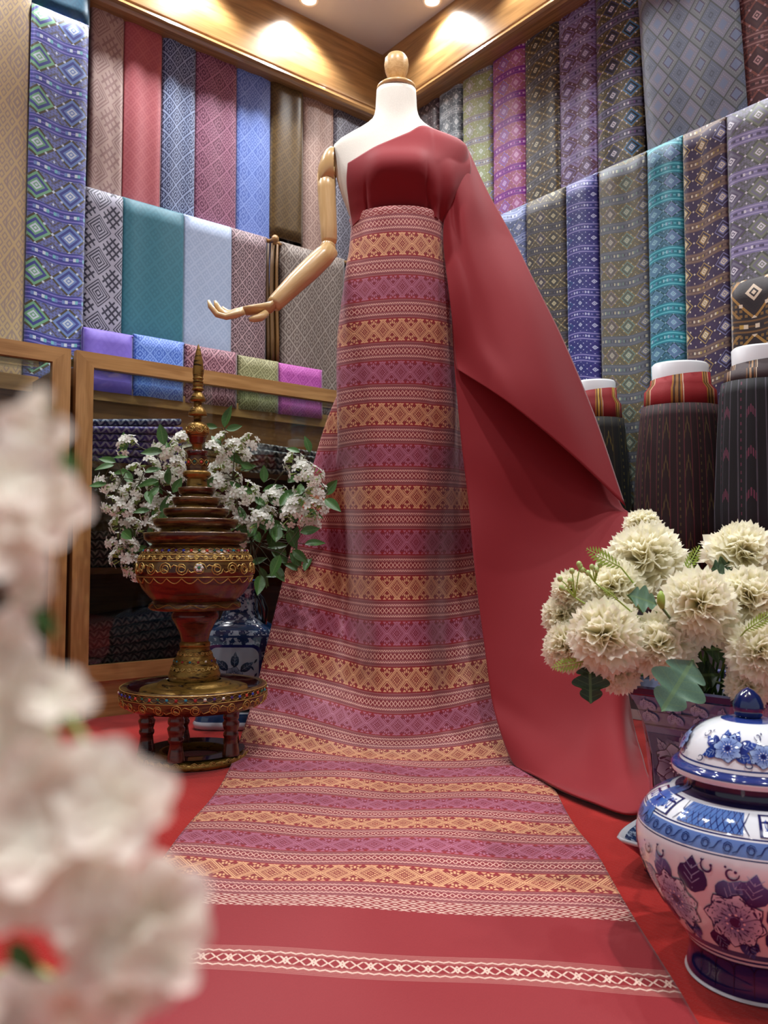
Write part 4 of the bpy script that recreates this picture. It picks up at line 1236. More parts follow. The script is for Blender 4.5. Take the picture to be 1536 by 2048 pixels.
def rrect(cx, cy, hw, hh, r, n=6):
    out = []
    for qx, qy, a0 in ((1, 1, 0), (-1, 1, PI / 2), (-1, -1, PI), (1, -1, 1.5 * PI)):
        for i in range(n + 1):
            a = a0 + PI / 2 * i / n; out.append((cx + qx * (hw - r) + r * math.cos(a), cy + qy * (hh - r) + r * math.sin(a)))
    return out + [out[0]]
for hw, hh, c in ((.080, .088, NAVY), (.072, .080, C(150, 166, 180))):
    rc = rrect(0, .155, hw, hh, .025); pt.grid([[(0, .155)] * len(rc), rc], [[c] * len(rc)] * 2)
pt.flower(.0, .155, .026, 6, .3, C(40, 60, 90), C(130, 150, 170), C(20, 40, 60))
for a, d in ((.6, .05), (2.4, .05), (3.6, .05), (5.4, .048), (1.5, .05), (4.5, .05)): pt.leaf(.024 * math.cos(a), .155 + .024 * math.sin(a), a, d * .9, .024, C(20, 36, 60), C(50, 76, 104), C(120, 140, 160))
for x in (-.058, .058):
    for k in range(5): pt.petal(x, .11 + .02 * k, PI / 2 + (.6 if k % 2 else -.6), .016, .006, C(20, 40, 60), C(40, 60, 90))
pt.build('painted_panel', bvase)
for sx in (-1, 1):
    mb = MB(); mb.add(*tube([(BX + sx * (.045 + .03 * math.sin(t)), BY - .02, .395 - .028 * i) for i, t in enumerate((0, .7, 1.4, 1.9, 1.2))], [.008, .010, .011, .009, .006], 8)); mb.build('scroll_handle', plain('dark_glaze', C(12, 18, 30), rough=.1, coat=.6), bvase)

def leaf_mesh(name, mat, w=.42, curl=.12, n=7, cols=None, shape=.8):
    mb = MB(); V = []; U = []
    for i in range(n + 1):
        t = i / n; hw = w * .5 * math.sin(PI * t ** shape) ** .9 if 0 < i < n else .012
        for j in (-1, -.5, 0, .5, 1):
            V.append((t, j * hw, -curl * t * t + abs(j) * hw * .35)); U.append((t, j))
    Fc = [(i * 5 + j, (i + 1) * 5 + j, (i + 1) * 5 + j + 1, i * 5 + j + 1) for i in range(n) for j in range(4)]
    mb.add(V, Fc, U)
    o = mb.build(name, mat); me = o.data; bpy.data.objects.remove(o); return me
def _leafc(c1, c2):
    def b():
        u, v, _, vv = coords('UV')
        vein = either(ab(v) < .07, (tri(u * 7 + ab(v) * 1.2) > .44) * .5)
        n = noise(coords('Object')[3], 40, 2)
        return mixc(vein * .45, mixc(n, c1, c2), C(120, 150, 90))
    return b
M['leaf'] = material('leaf_green', _leafc(C(36, 78, 36), C(84, 128, 62)), rough=.4, spec=.4)
M['stem'] = plain('stem_brown', C(70, 66, 40), rough=.7)
LEAF = [leaf_mesh('leaf', M['leaf'], .46, .10), leaf_mesh('leaf', M['leaf'], .40, .2), leaf_mesh('leaf', M['leaf'], .50, -.08)]
M['blossom'] = material('white_blossom', C(246, 246, 238), rough=.6, spec=.3)
thin(M['blossom'], .35)
M['calyx'] = plain('calyx_green', C(150, 176, 92), rough=.6)
def petal_pts(L, W, bend):
    rows = []
    for t, w in ((0, .12), (.45, .75), (.8, 1.0), (1.0, .45)):
        rows.append([(t * L, s * W * .5 * w, bend * t * t * L + abs(s) * W * .12) for s in (-1, 0, 1)])
    return rows
def add_floret(mb, mtx, L, W, n=5, bend=-.2, tubeL=.0, rnd=R):
    for k in range(n):
        a = 2 * PI * (k + rnd.uniform(-.12, .12)) / n
        rm = mtx @ Matrix.Rotation(a, 4, 'Z') @ Matrix.Rotation(-.35 + rnd.uniform(-.2, .2), 4, 'Y')
        rows = petal_pts(L, W, bend)
        V = [rm @ Vector(p) for r in rows for p in r]
        mb.add(V, [(i * 3 + j, i * 3 + j + 1, i * 3 + j + 4, i * 3 + j + 3) for i in range(3) for j in range(2)])
    if tubeL:
        V, Fc, U = tube([mtx @ Vector((0, 0, -tubeL)), mtx @ Vector((0, 0, .001))], [L * .10, L * .18], 5, False); mb.add(V, Fc, U, None, 1)
CLUS = []
for v_ in range(4):
    mb = MB(); rr = random.Random(50 + v_)
    for k in range(17):
        zc = rr.uniform(-.35, 1); a = rr.uniform(0, 2 * PI); h = math.sqrt(max(0, 1 - zc * zc))
        d = Vector((h * math.cos(a), h * math.sin(a), zc))
        add_floret(mb, frame(d * .022 * rr.uniform(.75, 1.15), d + Vector((rr.uniform(-.3, .3), rr.uniform(-.3, .3), .2))), .0088, .0062, 5, -.25, .012, rr)
    o = mb.build('flower_cluster', [M['blossom'], M['calyx']]); CLUS.append(o.data); bpy.data.objects.remove(o)
BR_TIPS = [(214, 955, 2.33), (255, 885, 2.36), (236, 1090, 2.34), (300, 1000, 2.38), (338, 885, 2.40), (452, 868, 2.36), (468, 960, 2.33), (600, 930, 2.26), (628, 1030, 2.25), (540, 1000, 2.30), (500, 1080, 2.33), (656, 985, 2.2)]
blab = ['lowest left', 'tall left', 'drooping left', 'inner left', 'tall middle left', 'tallest central', 'central', 'upper right', 'drooping right', 'inner right', 'leafy low right', 'far right']
mouth = Vector((BX, BY, .405))
branches = []
for i, (x, y, D) in enumerate(BR_TIPS):
    tip = P(x, y, D); e = empty('blossom_branch', mouth, '%s white blossom branch with green leaves in the bottle vase' % blab[i], 'flowers', 'white blossom branches in the bottle vase')
    pts = []
    for k in range(9):
        t = k / 8; p = mouth.lerp(tip, t); p.z += .10 * math.sin(PI * t) * (1 - .2 * (tip.z < .6)); p.y += .02 * math.sin(t * 5 + i); pts.append(p)
    pts[0] = mouth + Vector((.012 * math.cos(i * 2), .012 * math.sin(i * 2), -.06))
    branches.append([e, pts, MB()])
    branches[-1][2].add(*tube(pts, [.0035 - .0026 * k / 8 for k in range(9)], 6))
def attach(p):
    best = min(((min((q - p).length for q in b[1][3:]), n) for n, b in enumerate(branches)))
    b = branches[best[1]]; q = min(b[1][2:], key=lambda q: (q - p).length + max(0, q.z - p.z) * .8)
    mid = q.lerp(p, .5) + Vector((0, 0, .008))
    b[2].add(*tube([q, mid, p], [.0016, .0013, .001], 5, False))
    return b[0], (p - q)
CL_PX = [(255, 892), (215, 965), (235, 990), (262, 985), (285, 978), (225, 1012), (250, 1020), (280, 1012), (302, 1025), (330, 1005), (352, 1010), (240, 1050), (262, 1055), (235, 1085), (255, 1092), (243, 1115), (262, 1128), (272, 1142), (298, 1060), (320, 1045), (345, 1052), (330, 895), (350, 932), (340, 958), (366, 886), (345, 912), (300, 930), (270, 945), (320, 968), (364, 945),
         (425, 905), (448, 884), (470, 898), (455, 925), (482, 912), (498, 888), (440, 945), (460, 960), (428, 965), (450, 988), (475, 1000), (490, 985), (440, 1010), (465, 1030), (480, 1052), (500, 1040), (520, 1045), (590, 925), (605, 945), (625, 952), (610, 970), (632, 988), (594, 1015), (610, 1030), (630, 1020), (622, 1046), (585, 1032), (560, 990), (545, 1000), (515, 996), (535, 1032), (480, 1076)]
rb_ = random.Random(11)
for i, (x, y) in enumerate(CL_PX):
    D = 2.34 - .12 * max(0, min(1, (x - 420) / 220)) + rb_.uniform(-.05, .05)
    if 330 < x < 450: D = max(D, 2.27)
    p = P(x, y, D); e, d = attach(p)
    inst('flower_cluster', CLUS[i % 4], e, frame(p, Vector((rb_.uniform(-.5, .5), -.8, .6)) + d * 2, (1, rb_.random(), 0), rb_.uniform(1.15, 1.5)))
LV_PX = [(449, 855, 75, 46), (435, 855, 172, 32), (452, 860, 25, 32), (440, 893, 110, 36), (455, 905, -35, 40), (328, 890, 100, 42), (326, 903, 185, 42), (318, 962, 190, 46), (262, 968, 100, 38), (290, 945, 40, 34), (318, 975, 235, 34), (247, 905, 90, 40), (232, 925, 165, 36), (228, 930, 215, 36), (214, 968, 190, 34), (252, 1108, 20, 44), (486, 985, 140, 36), (528, 965, 85, 34), (505, 985, 160, 36), (488, 1040, 100, 36),
         (648, 990, 45, 40), (650, 998, -45, 44), (530, 1050, 20, 42), (552, 1085, 80, 44), (560, 1012, 60, 38), (530, 1012, 130, 36), (522, 1150, 260, 44), (498, 1075, 70, 36), (575, 965, 40, 34), (590, 985, 200, 38), (600, 990, 80, 34), (545, 1030, 250, 38), (575, 1060, 300, 42), (600, 1065, 20, 40), (520, 1085, 120, 40), (560, 1110, 250, 44), (585, 1100, 320, 40), (510, 1120, 200, 40), (545, 1130, 300, 42), (535, 1095, 30, 40), (270, 1010, 200, 34), (345, 985, 60, 34), (310, 1085, 120, 36), (480, 940, 20, 34), (505, 935, 160, 30), (620, 905, 110, 34), (600, 905, 150, 32), (410, 985, 60, 36), (470, 1090, 200, 36), (500, 1145, 230, 40)]
for i, (x, y, a, L) in enumerate(LV_PX):
    D = 2.31 - .11 * max(0, min(1, (x - 420) / 220)) + rb_.uniform(-.05, .04)
    if 330 < x < 450: D = max(D, 2.28)
    p = P(x, y, D); e, d = attach(p)
    a = math.radians(a); xd = Vector((math.cos(a), rb_.uniform(-.35, .15), math.sin(a)))
    inst('leaf', LEAF[i % 3], e, frame(p, Vector((rb_.uniform(-.5, .5), -1, rb_.uniform(0, .9))), xd, L * D / F * 1.05))
for i in range(46):
    x = rb_.uniform(490, 610); y = rb_.uniform(980, 1150); D = rb_.uniform(2.28, 2.42)
    if i > 30: x, y = rb_.uniform(235, 360), rb_.uniform(900, 1120)
    p = P(x, y, D); e, d = attach(p); a = rb_.uniform(0, 6.28)
    inst('leaf', LEAF[i % 3], e, frame(p, Vector((rb_.uniform(-.6, .6), -1, rb_.uniform(0, .9))), Vector((math.cos(a), rb_.uniform(-.3, .3), math.sin(a))), rb_.uniform(.045, .065)))
for e, pts, mb in branches: mb.build('stem', M['stem'], e)

# ================================================================== flared blue and white planter with carnations
QX, QY = P(1430, 1500, 1.32).x, 1.32
tray = empty('ceramic_tray', (QX, QY, 0), 'blue and white ceramic tray with pointed corners under the planter', 'tray')
def ogee(t):
    c = abs(math.sin(2 * t)); return .80 + .20 * (1 - c) ** 1.6 + .045 * math.sin(4 * t + PI / 2) * c
M['planter'] = zbands('planter_glaze', C(206, 208, 216), [])
tp = [(.0001, .002), (.120, .002), (.124, .006), (.118, .016), (.138, .034), (.160, .050), (.166, .055), (.168, .058), (.164, .060), (.150, .052), (.130, .046), (.0001, .046)]
mb = MB(); mb.add(*lathe(tp, QX, QY, 96, 0, math.radians(10), lambda t: ogee(t - math.radians(8))))
mb.build('tray_body', zbands('tray_glaze', C(214, 218, 224), [(.004, .053, C(28, 36, 80))]), tray)
def tmap(x, y, off): return Vector((QX + x, QY + y, .0525 + off))
pt = Paint(tmap)
mb = MB(); mb.add(*lathe([(.10, .0475), (.130, .0478), (.148, .0535), (.155, .0565)], QX, QY, 96, 0, math.radians(10), lambda t: ogee(t - math.radians(8))))
def _tr():
    x, y, z, v = coords('Object')
    n = noise(v, 90, 3, .7)
    return mixc(n > .52, C(40, 66, 110), C(170, 186, 206))
mb.build('tray_pattern', material('tray_pattern', _tr, rough=.1, coat=.6), tray)
planter = empty('hexagonal_planter', (QX, QY, .047), 'flared six-sided blue and white planter holding cream carnations', 'planter')
HA = math.radians(196)
ppf = [(.0001, .049), (.098, .049), (.102, .056), (.104, .07), (.106, .105), (.112, .19), (.122, .235), (.137, .268), (.148, .284), (.152, .287), (.153, .296), (.149, .299), (.143, .294), (.125, .255), (.0001, .245)]
V = []; Fc = []; n = len(ppf)
mb = MB()
for k in range(6):
    a0, a1 = HA + k * PI / 3, HA + (k + 1) * PI / 3; V = []
    for r, z in ppf:
        for j in range(7):
            t = j / 6
            V.append((QX + r * 1.04 * (math.cos(a0) * (1 - t) + math.cos(a1) * t), QY + r * 1.04 * (math.sin(a0) * (1 - t) + math.sin(a1) * t), z))
    mb.add(V, [(i * 7 + j, i * 7 + j + 1, i * 7 + j + 8, i * 7 + j + 7) for i in range(n - 1) for j in range(6)])
mb.build('body', zbands('planter_glaze2', C(74, 80, 132), [(.237, .249, C(24, 28, 70)), (.212, .214, C(40, 50, 96)), (0, .014, C(24, 28, 70)), (.189, .192, C(40, 50, 96))]), planter, smooth=False)
rq = rfun(ppf[1:11])
def hmap(k):
    a0, a1 = HA + k * PI / 3, HA + (k + 1) * PI / 3
    nm = Vector((math.cos((a0 + a1) / 2), math.sin((a0 + a1) / 2), 0))
    def f(x, y, off):
        r = rq(y) * 1.04; side = r
        t = max(.02, min(.98, x / side + .5))
        return Vector((QX + r * (math.cos(a0) * (1 - t) + math.cos(a1) * t), QY + r * (math.sin(a0) * (1 - t) + math.sin(a1) * t), y)) + nm * (off + .0003)
    return f
for k in range(6):
    pt = Paint(hmap(k)); rk = random.Random(k)
    D1, L1 = C(26, 30, 80), C(178, 182, 206)
    pt.grid([[(-.06 + .12 * i / 8, .075 + .03 * j) for i in range(9)] for j in range(6)], [[C(44, 50, 104)] * 9] * 6)
    for _ in range(40):
        pt.leaf(rk.uniform(-.055, .055), rk.uniform(.065, .225), rk.uniform(0, 6.28), .030, .015, C(40, 48, 104), L1, D1)
    for x, y, r in ((-.018, .178, .033), (.034, .135, .028), (-.030, .108, .028), (.038, .196, .024)):
        pt.flower(x, y, r, 7, rk.random() * 3, D1, L1, C(20, 24, 64))
    for y in (.243, .262):
        for i in range(7): pt.leaf(-.060 + .02 * i, y, 1.2 + (i % 2), .020, .013, C(120, 128, 176), L1, D1)
    pt.build('painted_flowers', planter)
mb = MB(); mb.add(*lathe([(.0001, .268), (.125, .262)], QX, QY, 24)); mb.build('foam', plain('dark_foam', C(22, 28, 18), rough=.9), planter)

def rufpetal(mb, mtx, L, W, rr, c0, c1):
    nu, nl = 18, 5; V = []; K = []
    ph = rr.uniform(0, 6); fq = rr.uniform(2.2, 3.4)
    for i in range(nl + 1):
        t = i / nl
        for j in range(nu + 1):
            s = j / nu * 2 - 1
            ang = s * 1.15 * W
            rad = L * t * (1 + (.07 * (1 if j % 2 else -1) + rr.uniform(-.05, .05) if i == nl else 0)) * (1 - .14 * s * s)
            z = .13 * L * t * t * math.sin(s * fq * 2 + ph) + .075 * L * t ** 3 * math.sin(s * 11 + ph * 2) - .10 * L * t * t
            V.append(mtx @ Vector((rad * math.cos(ang), rad * math.sin(ang), z)))
            K.append(lerpc(c0, c1, t))
    mb.add(V, [(i * (nu + 1) + j, i * (nu + 1) + j + 1, (i + 1) * (nu + 1) + j + 1, (i + 1) * (nu + 1) + j) for i in range(nl) for j in range(nu)], None, K)
M['carn'] = attr_mat('cream_petal', rough=.65, coat=0.0, spec=.25)
thin(M['carn'], .5)
CARN = []
for v_ in range(4):
    rr = random.Random(90 + v_); mb = MB()
    for n_, el, L, z0 in ((9, -8, 1.0, -.08), (9, 8, 1.0, -.04), (9, 22, .97, .0), (9, 36, .92, .04), (8, 48, .88, .08), (7, 60, .84, .10), (6, 72, .80, .12), (4, 84, .76, .14)):
        for k in range(n_):
            a = 2 * PI * (k + rr.uniform(-.3, .3)) / n_
            m = Matrix.Translation((0, 0, z0)) @ Matrix.Rotation(a, 4, 'Z') @ Matrix.Rotation(-math.radians(el + rr.uniform(-9, 9)), 4, 'Y')
            rufpetal(mb, m, L * rr.uniform(.86, 1.05), rr.uniform(.62, .9), rr, C(252, 242, 196), C(254, 251, 234))
    o = mb.build('petals', M['carn']); CARN.append(o.data); bpy.data.objects.remove(o)
M['stemg'] = plain('stem_green', C(88, 116, 60), rough=.6)
calyx = MB(); calyx.add(*lathe([(.05, -.62), (.16, -.5), (.2, -.2), (.26, .02)], 0, 0, 10)); o = calyx.build('calyx', M['stemg']); CALYX = o.data; bpy.data.objects.remove(o)
CN = [(1284, 1046, 40, 1.40, 'small high carnation bud touching the edge of the red drape'), (1285, 1112, 88, 1.32, 'large carnation at the top of the bouquet'), (1222, 1172, 66, 1.28, 'carnation below and left of the topmost large one'),
      (1140, 1178, 46, 1.30, 'carnation at the upper left tip of the bouquet'), (1122, 1228, 46, 1.31, 'pale carnation at the left edge of the bouquet'), (1128, 1290, 52, 1.27, 'drooping carnation at the lower left of the bouquet'), (1206, 1268, 82, 1.20, 'wide open carnation low at the front left'),
      (1322, 1285, 70, 1.20, 'deeply ruffled carnation above the large grey green leaf'), (1402, 1205, 82, 1.18, 'large carnation in the middle of the bouquet'), (1488, 1098, 74, 1.30, 'upper right carnation in front of the black skirt'), (1502, 1190, 72, 1.2, 'carnation right of the middle one'),
      (1235, 1345, 42, 1.24, 'low carnation hanging over the planter rim on the left'), (1352, 1352, 34, 1.22, 'small carnation peeking out under the grey green leaf'), (1522, 1300, 66, 1.14, 'carnation low at the right edge above the blue finial'), (1500, 1375, 46, 1.16, 'carnation half hidden behind the blue finial'), (1585, 1220, 80, 1.2, 'carnation cut by the right edge of the picture')]
bc = Vector((QX, QY + .02, .30))
for i, (x, y, r, D, lab) in enumerate(CN):
    p = P(x, y, D); e = empty('carnation', bc + Vector((.02 * math.cos(i * 2.4), .02 * math.sin(i * 2.4), 0)), 'cream ' + lab, 'flower', 'cream carnations in the planter')
    rr = random.Random(i); d = (p - (bc + Vector((0, .05, -.02)))).normalized() + Vector((0, -.55, .12)); s = r * D / F
    m = frame(p - d.normalized() * s * .25, d, (1, rr.uniform(-1, 1), 0), s)
    inst('petals', CARN[i % 4], e, m); inst('calyx', CALYX, e, m)
    b0_ = Vector(e.location); b0_.z = .255; cz = m @ Vector((0, 0, -.6))
    mb = MB(); mb.add(*tube([b0_, b0_.lerp(cz, .5) + Vector((0, .01, .02)), cz], [.0028, .0025, .0025], 6)); mb.build('stem', M['stemg'], e)
# lobed grey green leaves
def lobed(name, mat):
    mb = MB(); V = []; n = 28
    for i in range(n + 1):
        t = i / n
        env = .48 * math.sin(PI * min(.99, t ** .85 * .98 + .01)) ** .9
        lob = .48 + .52 * abs(math.sin(t * PI * 2.9 + .2)) ** .8
        for sgn in (-1, -.5, 0, .5, 1):
            w = env * (lob if abs(sgn) == 1 else min(lob, .8)) + .01
            V.append((t + (.13 * lob - .03) * abs(sgn) * (1 - t), sgn * w, -.25 * t * t + .06 * abs(sgn) + .02 * math.sin(t * 20) * abs(sgn)))
    mb.add(V, [(i * 5 + j, (i + 1) * 5 + j, (i + 1) * 5 + j + 1, i * 5 + j + 1) for i in range(n) for j in range(4)], [(v[0], v[1] * 2) for v in V])
    o = mb.build(name, mat); me = o.data; bpy.data.objects.remove(o); return me
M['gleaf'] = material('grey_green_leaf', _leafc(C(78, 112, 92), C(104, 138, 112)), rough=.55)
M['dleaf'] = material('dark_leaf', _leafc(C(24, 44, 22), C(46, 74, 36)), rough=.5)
M['fern'] = plain('fern_green', C(150, 176, 70), rough=.5)
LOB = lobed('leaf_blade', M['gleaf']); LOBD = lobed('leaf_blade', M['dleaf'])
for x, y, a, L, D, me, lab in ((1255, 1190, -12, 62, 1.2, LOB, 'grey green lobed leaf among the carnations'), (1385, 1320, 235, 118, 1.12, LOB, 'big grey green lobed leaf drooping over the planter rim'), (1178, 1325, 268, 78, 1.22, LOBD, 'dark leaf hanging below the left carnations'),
                               (1420, 1140, 10, 58, 1.27, LOBD, 'dark lobed leaf under the upper right carnation'), (1470, 1150, 170, 46, 1.25, LOBD, 'small dark leaf beside the upper right carnation'), (1400, 1300, 10, 90, 1.25, LOBD, 'dark leaf in the gap above the planter rim'), (1440, 1350, 175, 80, 1.26, LOBD, 'dark leaf lying inside the planter rim'), (1470, 1300, 130, 80, 1.27, LOBD, 'dark leaf behind the right carnations')):
    p = P(x, y, D); e = empty('lobed_leaf', bc, lab, 'leaf', 'lobed leaves in the bouquet'); a = math.radians(a)
    inst('leaf_blade', me, e, frame(p, Vector((0, -1, .5)), Vector((math.cos(a), -.12, math.sin(a))), L * D / F))
    mb = MB(); mb.add(*tube([Vector((bc.x, bc.y, .262)), bc.lerp(p, .6) + Vector((0, .02, 0)), p], [.002, .0018, .0015], 5)); mb.build('stem', M['stemg'], e)
def fern(x, y, a, L, D, lab, n=11):
    base = P(x, y, D); a = math.radians(a); d = Vector((math.cos(a), -.1, math.sin(a))); nrm = Vector((0, -1, .2)); sd = d.cross(nrm).normalized(); Lm = L * D / F
    e = empty('fern_sprig', bc, lab, 'leaf', 'fern sprigs in the bouquet')
    mb = MB(); mb.add(*tube([Vector((bc.x, bc.y, .262)), bc.lerp(base, .6), base, base + d * Lm], [.0016, .0014, .0012, .0006], 5)); mb.build('stem', M['fern'], e)
    mb = MB()
    for k in range(n):
        t = (k + .5) / n; c = base + d * Lm * t; l = Lm * .22 * math.sin(PI * (t * .8 + .15))
        for s in (-1, 1):
            q1 = c + (sd * s + d * .7) * l; w = d * l * .22
            mb.add([c, c.lerp(q1, .5) + w, q1, c.lerp(q1, .5) - w], [(0, 1, 2, 3)])
    mb.build('fronds', M['fern'], e)
fern(1242, 1135, 152, 80, 1.24, 'yellow green fern sprig at the upper left'); fern(1368, 1148, 62, 64, 1.22, 'yellow green fern sprig standing before the brown skirt'); fern(1490, 1262, 35, 66, 1.12, 'bright fern sprig at the right of the bouquet')
fern(1172, 1322, 190, 70, 1.22, 'fern sprig hanging at the lower left of the bouquet'); fern(1235, 1200, 140, 40, 1.17, 'short fern sprig in front of the left carnations', 8)
def berries(x, y, D, spots, lab):
    base = P(x, y, D); e = empty('berry_sprig', bc, lab, 'berries', 'green berry sprigs in the bouquet')
    mb = MB(); mb.add(*tube([Vector((bc.x, bc.y, .262)), bc.lerp(base, .6), base], [.0016, .0014, .0012], 5)); ends = []
    for sx, sy in spots:
        q = P(sx, sy, D); ends.append(q); mb.add(*tube([base, base.lerp(q, .6) + Vector((0, 0, .003)), q], [.0011, .001, .0009], 5))
    mb.build('stem', M['fern'], e)
    for q in ends:
        b_ = MB(); b_.add(*sphere(q, .0042, 8, 6, 1.15)); b_.build('berry', plain('berry_green', C(176, 196, 118), rough=.4), e)
berries(1150, 1195, 1.24, [(1120, 1158), (1123, 1176), (1140, 1162), (1144, 1142), (1160, 1132)], 'pale green berry sprig at the left tip of the bouquet')
berries(1190, 1165, 1.24, [(1158, 1128), (1164, 1140), (1184, 1134), (1193, 1140), (1200, 1130), (1176, 1146)], 'pale green berry sprig against the red drape')
fb = empty('flower_bud', bc, 'narrow green bud between the middle carnations', 'flower')
mb = MB(); q_ = P(1322, 1200, 1.15); mb.add(*tube([q_ + Vector((.002, 0, -.012)), q_ + Vector((0, 0, -.004)), q_ + Vector((0, 0, .006)), q_ + Vector((0, 0, .013))], [.003, .006, .0055, .0015], 8)); mb.build('bud', M['fern'], fb)
mb = MB(); mb.add(*tube([Vector((bc.x, bc.y, .262)), bc.lerp(q_, .6), q_ + Vector((.002, 0, -.012))], [.002, .0018, .002], 5)); mb.build('stem', M['stemg'], fb)

# ================================================================== ginger jar
JX, JY = P(1503, 1700, 1.0).x, 1.0
jar = empty('ginger_jar', (JX, JY, 0), 'round white ginger jar painted with cobalt flowers, in the right foreground', 'jar')
jp = [(.0001, .001), (.072, .001), (.0755, .004), (.0755, .012), (.073, .028), (.077, .044), (.092, .066), (.112, .096), (.126, .125), (.132, .152), (.1305, .176), (.121, .195), (.104, .209), (.084, .217), (.076, .220), (.073, .224), (.072, .236)]
J2 = []
ks = list(range(len(jp)))
for i in range(0, (len(jp) - 1) * 4 + 1):
    t = i / 4; J2.append((max(.0001, cr(ks, [p[0] for p in jp], t)), cr(ks, [p[1] for p in jp], t)))
mb = MB(); mb.add(*lathe(J2, JX, JY, 96))
mb.build('body', zbands('jar_glaze', WHT, [(.0, .0035, WHT), (.0045, .043, C(30, 36, 92)), (.046, .049, C(40, 50, 110)), (.052, .060, C(74, 84, 130)), (.175, .1765, NAVY), (.178, .193, C(96, 126, 186)), (.1945, .196, NAVY), (.2165, .238, C(24, 26, 70))]), jar)
rj = rfun([p for p in J2 if p[1] > .002])
TJ = math.atan2(-JY, -JX)
def jmap(x, y, off):
    t = TJ + x / .132; r = rj(y) + off + .0005
    return Vector((JX + r * math.cos(t), JY + r * math.sin(t), y + off * .3))
rk = random.Random(3)
for c in range(4):
    pt = Paint(jmap)
    x0 = -.070 + c * .2073
    LB = C(70, 100, 168)
    for dx, y, a, L, W, c1 in ((-.055, .112, 2.5, .036, .030, LB), (-.030, .128, 2.0, .034, .030, MID), (.005, .128, 1.5, .042, .036, NAVY), (.040, .124, 1.0, .036, .034, MID), (.068, .126, 1.4, .038, .034, LB), (.085, .110, .5, .036, .03, NAVY),
                               (-.050, .090, -2.6, .032, .028, NAVY), (-.020, .088, -1.5, .030, .028, LB), (.020, .085, -1.3, .030, .030, NAVY), (.060, .082, -1.2, .030, .028, LB), (.085, .092, -.4, .032, .028, NAVY), (.028, .112, .2, .03, .026, LB)):
        pt.leaf(x0 + dx, y, a, L, W, NAVY, c1, PALE)
    pt.flower(x0 - .026, .108, .032, 8, .2, C(84, 110, 172), C(222, 228, 242), NAVY)
    pt.flower(x0 + .050, .103, .034, 8, .6, C(84, 110, 172), C(222, 228, 242), NAVY)
    for x, y, a, r, s in ((-.085, .138, 0, .009, 1), (-.062, .156, 1, .008, -1), (-.035, .160, 2, .008, 1), (.025, .162, 2, .008, 1), (.050, .160, 0, .008, -1), (.10, .150, 3, .009, 1), (.112, .125, 1, .008, -1), (-.092, .10, 2, .009, 1), (-.075, .075, 0, .009, -1), (-.03, .068, 2, .008, 1), (.02, .066, 1, .008, -1), (.07, .067, 0, .009, 1), (.105, .082, 2, .009, -1)):
        pt.curl(x0 + x, y, a, r, .0024, NAVY, .8, s); pt.dot(x0 + x + .004, y + .002, .0017, NAVY); pt.dot(x0 + x - .006, y + .006, .0014, NAVY)
    pt.build('painted_spray', jar)
pt = Paint(jmap)
for k in range(34):
    x = -.415 + k * .0244
    pt.curl(x, .1855, 0, .0055, .0013, NAVY, 1.6, 1)
    pt.stroke([(x + .005, .181), (x + .010, .183), (x + .014, .189), (x + .018, .191)], .0013, NAVY)
pt.build('scroll_band', jar)
pt = Paint(jmap)
for k in range(8):
    x = -.415 + k * .1037
    if k % 2:
        pt.grid([[(x + .085 * i / 8 + .01, .198 + .0165 * j / 3) for i in range(9)] for j in range(4)], [[C(80, 116, 178)] * 9] * 4)
        for i in range(11):
            for g in (-1, 1): pt.stroke([(x + .01 + .0085 * i + g * (.014 * q - .007), .198 + .0165 * q) for q in (0, .33, .66, 1)], .0012, NAVY)
    else:
        for e_, c_ in ((0, NAVY), (.004, WHT)): pt.grid([[(x + .01 + e_ + (.085 - 2 * e_) * i / 8, .198 + e_ * .25 + (.0165 - e_ * .5) * j / 3) for i in range(9)] for j in range(4)], [[c_] * 9] * 4)
        for j in range(7): pt.petal(x + .053, .2062, j * .9, .022 if j % 3 else .026, .012, BLUE, MID)
        pt.dot(x + .053, .2062, .003, NAVY)
        for q in (.022, .03, .076, .084): pt.curl(x + q, .207, q * 90, .005, .0015, BLUE, .9, 1)
pt.build('shoulder_panels', jar)
pt = Paint(jmap)
for k in range(22):
    x = -.415 + k * .0377; pt.stroke([(x, .008), (x, .02), (x, .034), (x + .005, .0405), (x + .018, .0425), (x + .032, .0405), (x + .0377, .034)], .0018, C(16, 18, 60))
pt.build('petal_border', jar)
lid = empty('jar_lid', (JX, JY, .236), 'domed jar lid with cobalt flowers and dark blue pointed knob', 'lid')
lp = [(.060, .2365), (.086, .2375), (.0895, .241), (.0895, .246), (.086, .249), (.081, .251), (.079, .256), (.075, .266), (.067, .279), (.054, .291), (.038, .299), (.022, .303), (.012, .304)]
ks = list(range(len(lp))); L2 = [(cr(ks, [p[0] for p in lp], i / 3), cr(ks, [p[1] for p in lp], i / 3)) for i in range(0, (len(lp) - 1) * 3 + 1)]
mb = MB(); mb.add(*lathe(L2, JX, JY, 80)); mb.build('dome', zbands('lid_glaze', WHT, [(.0085, .0165, C(40, 56, 120)), (.0195, .0215, C(40, 56, 120)), (.065, .07, C(40, 60, 130))]), lid)
rl = rfun([p for p in L2 if p[1] > .25])
def lmap(x, y, off):
    t = TJ + x / .06; z = min(y, .3028); r = rl(z)
    return Vector((JX + (r + off + .0004) * math.cos(t), JY + (r + off + .0004) * math.sin(t), z + off + .0003))
pt = Paint(lmap)
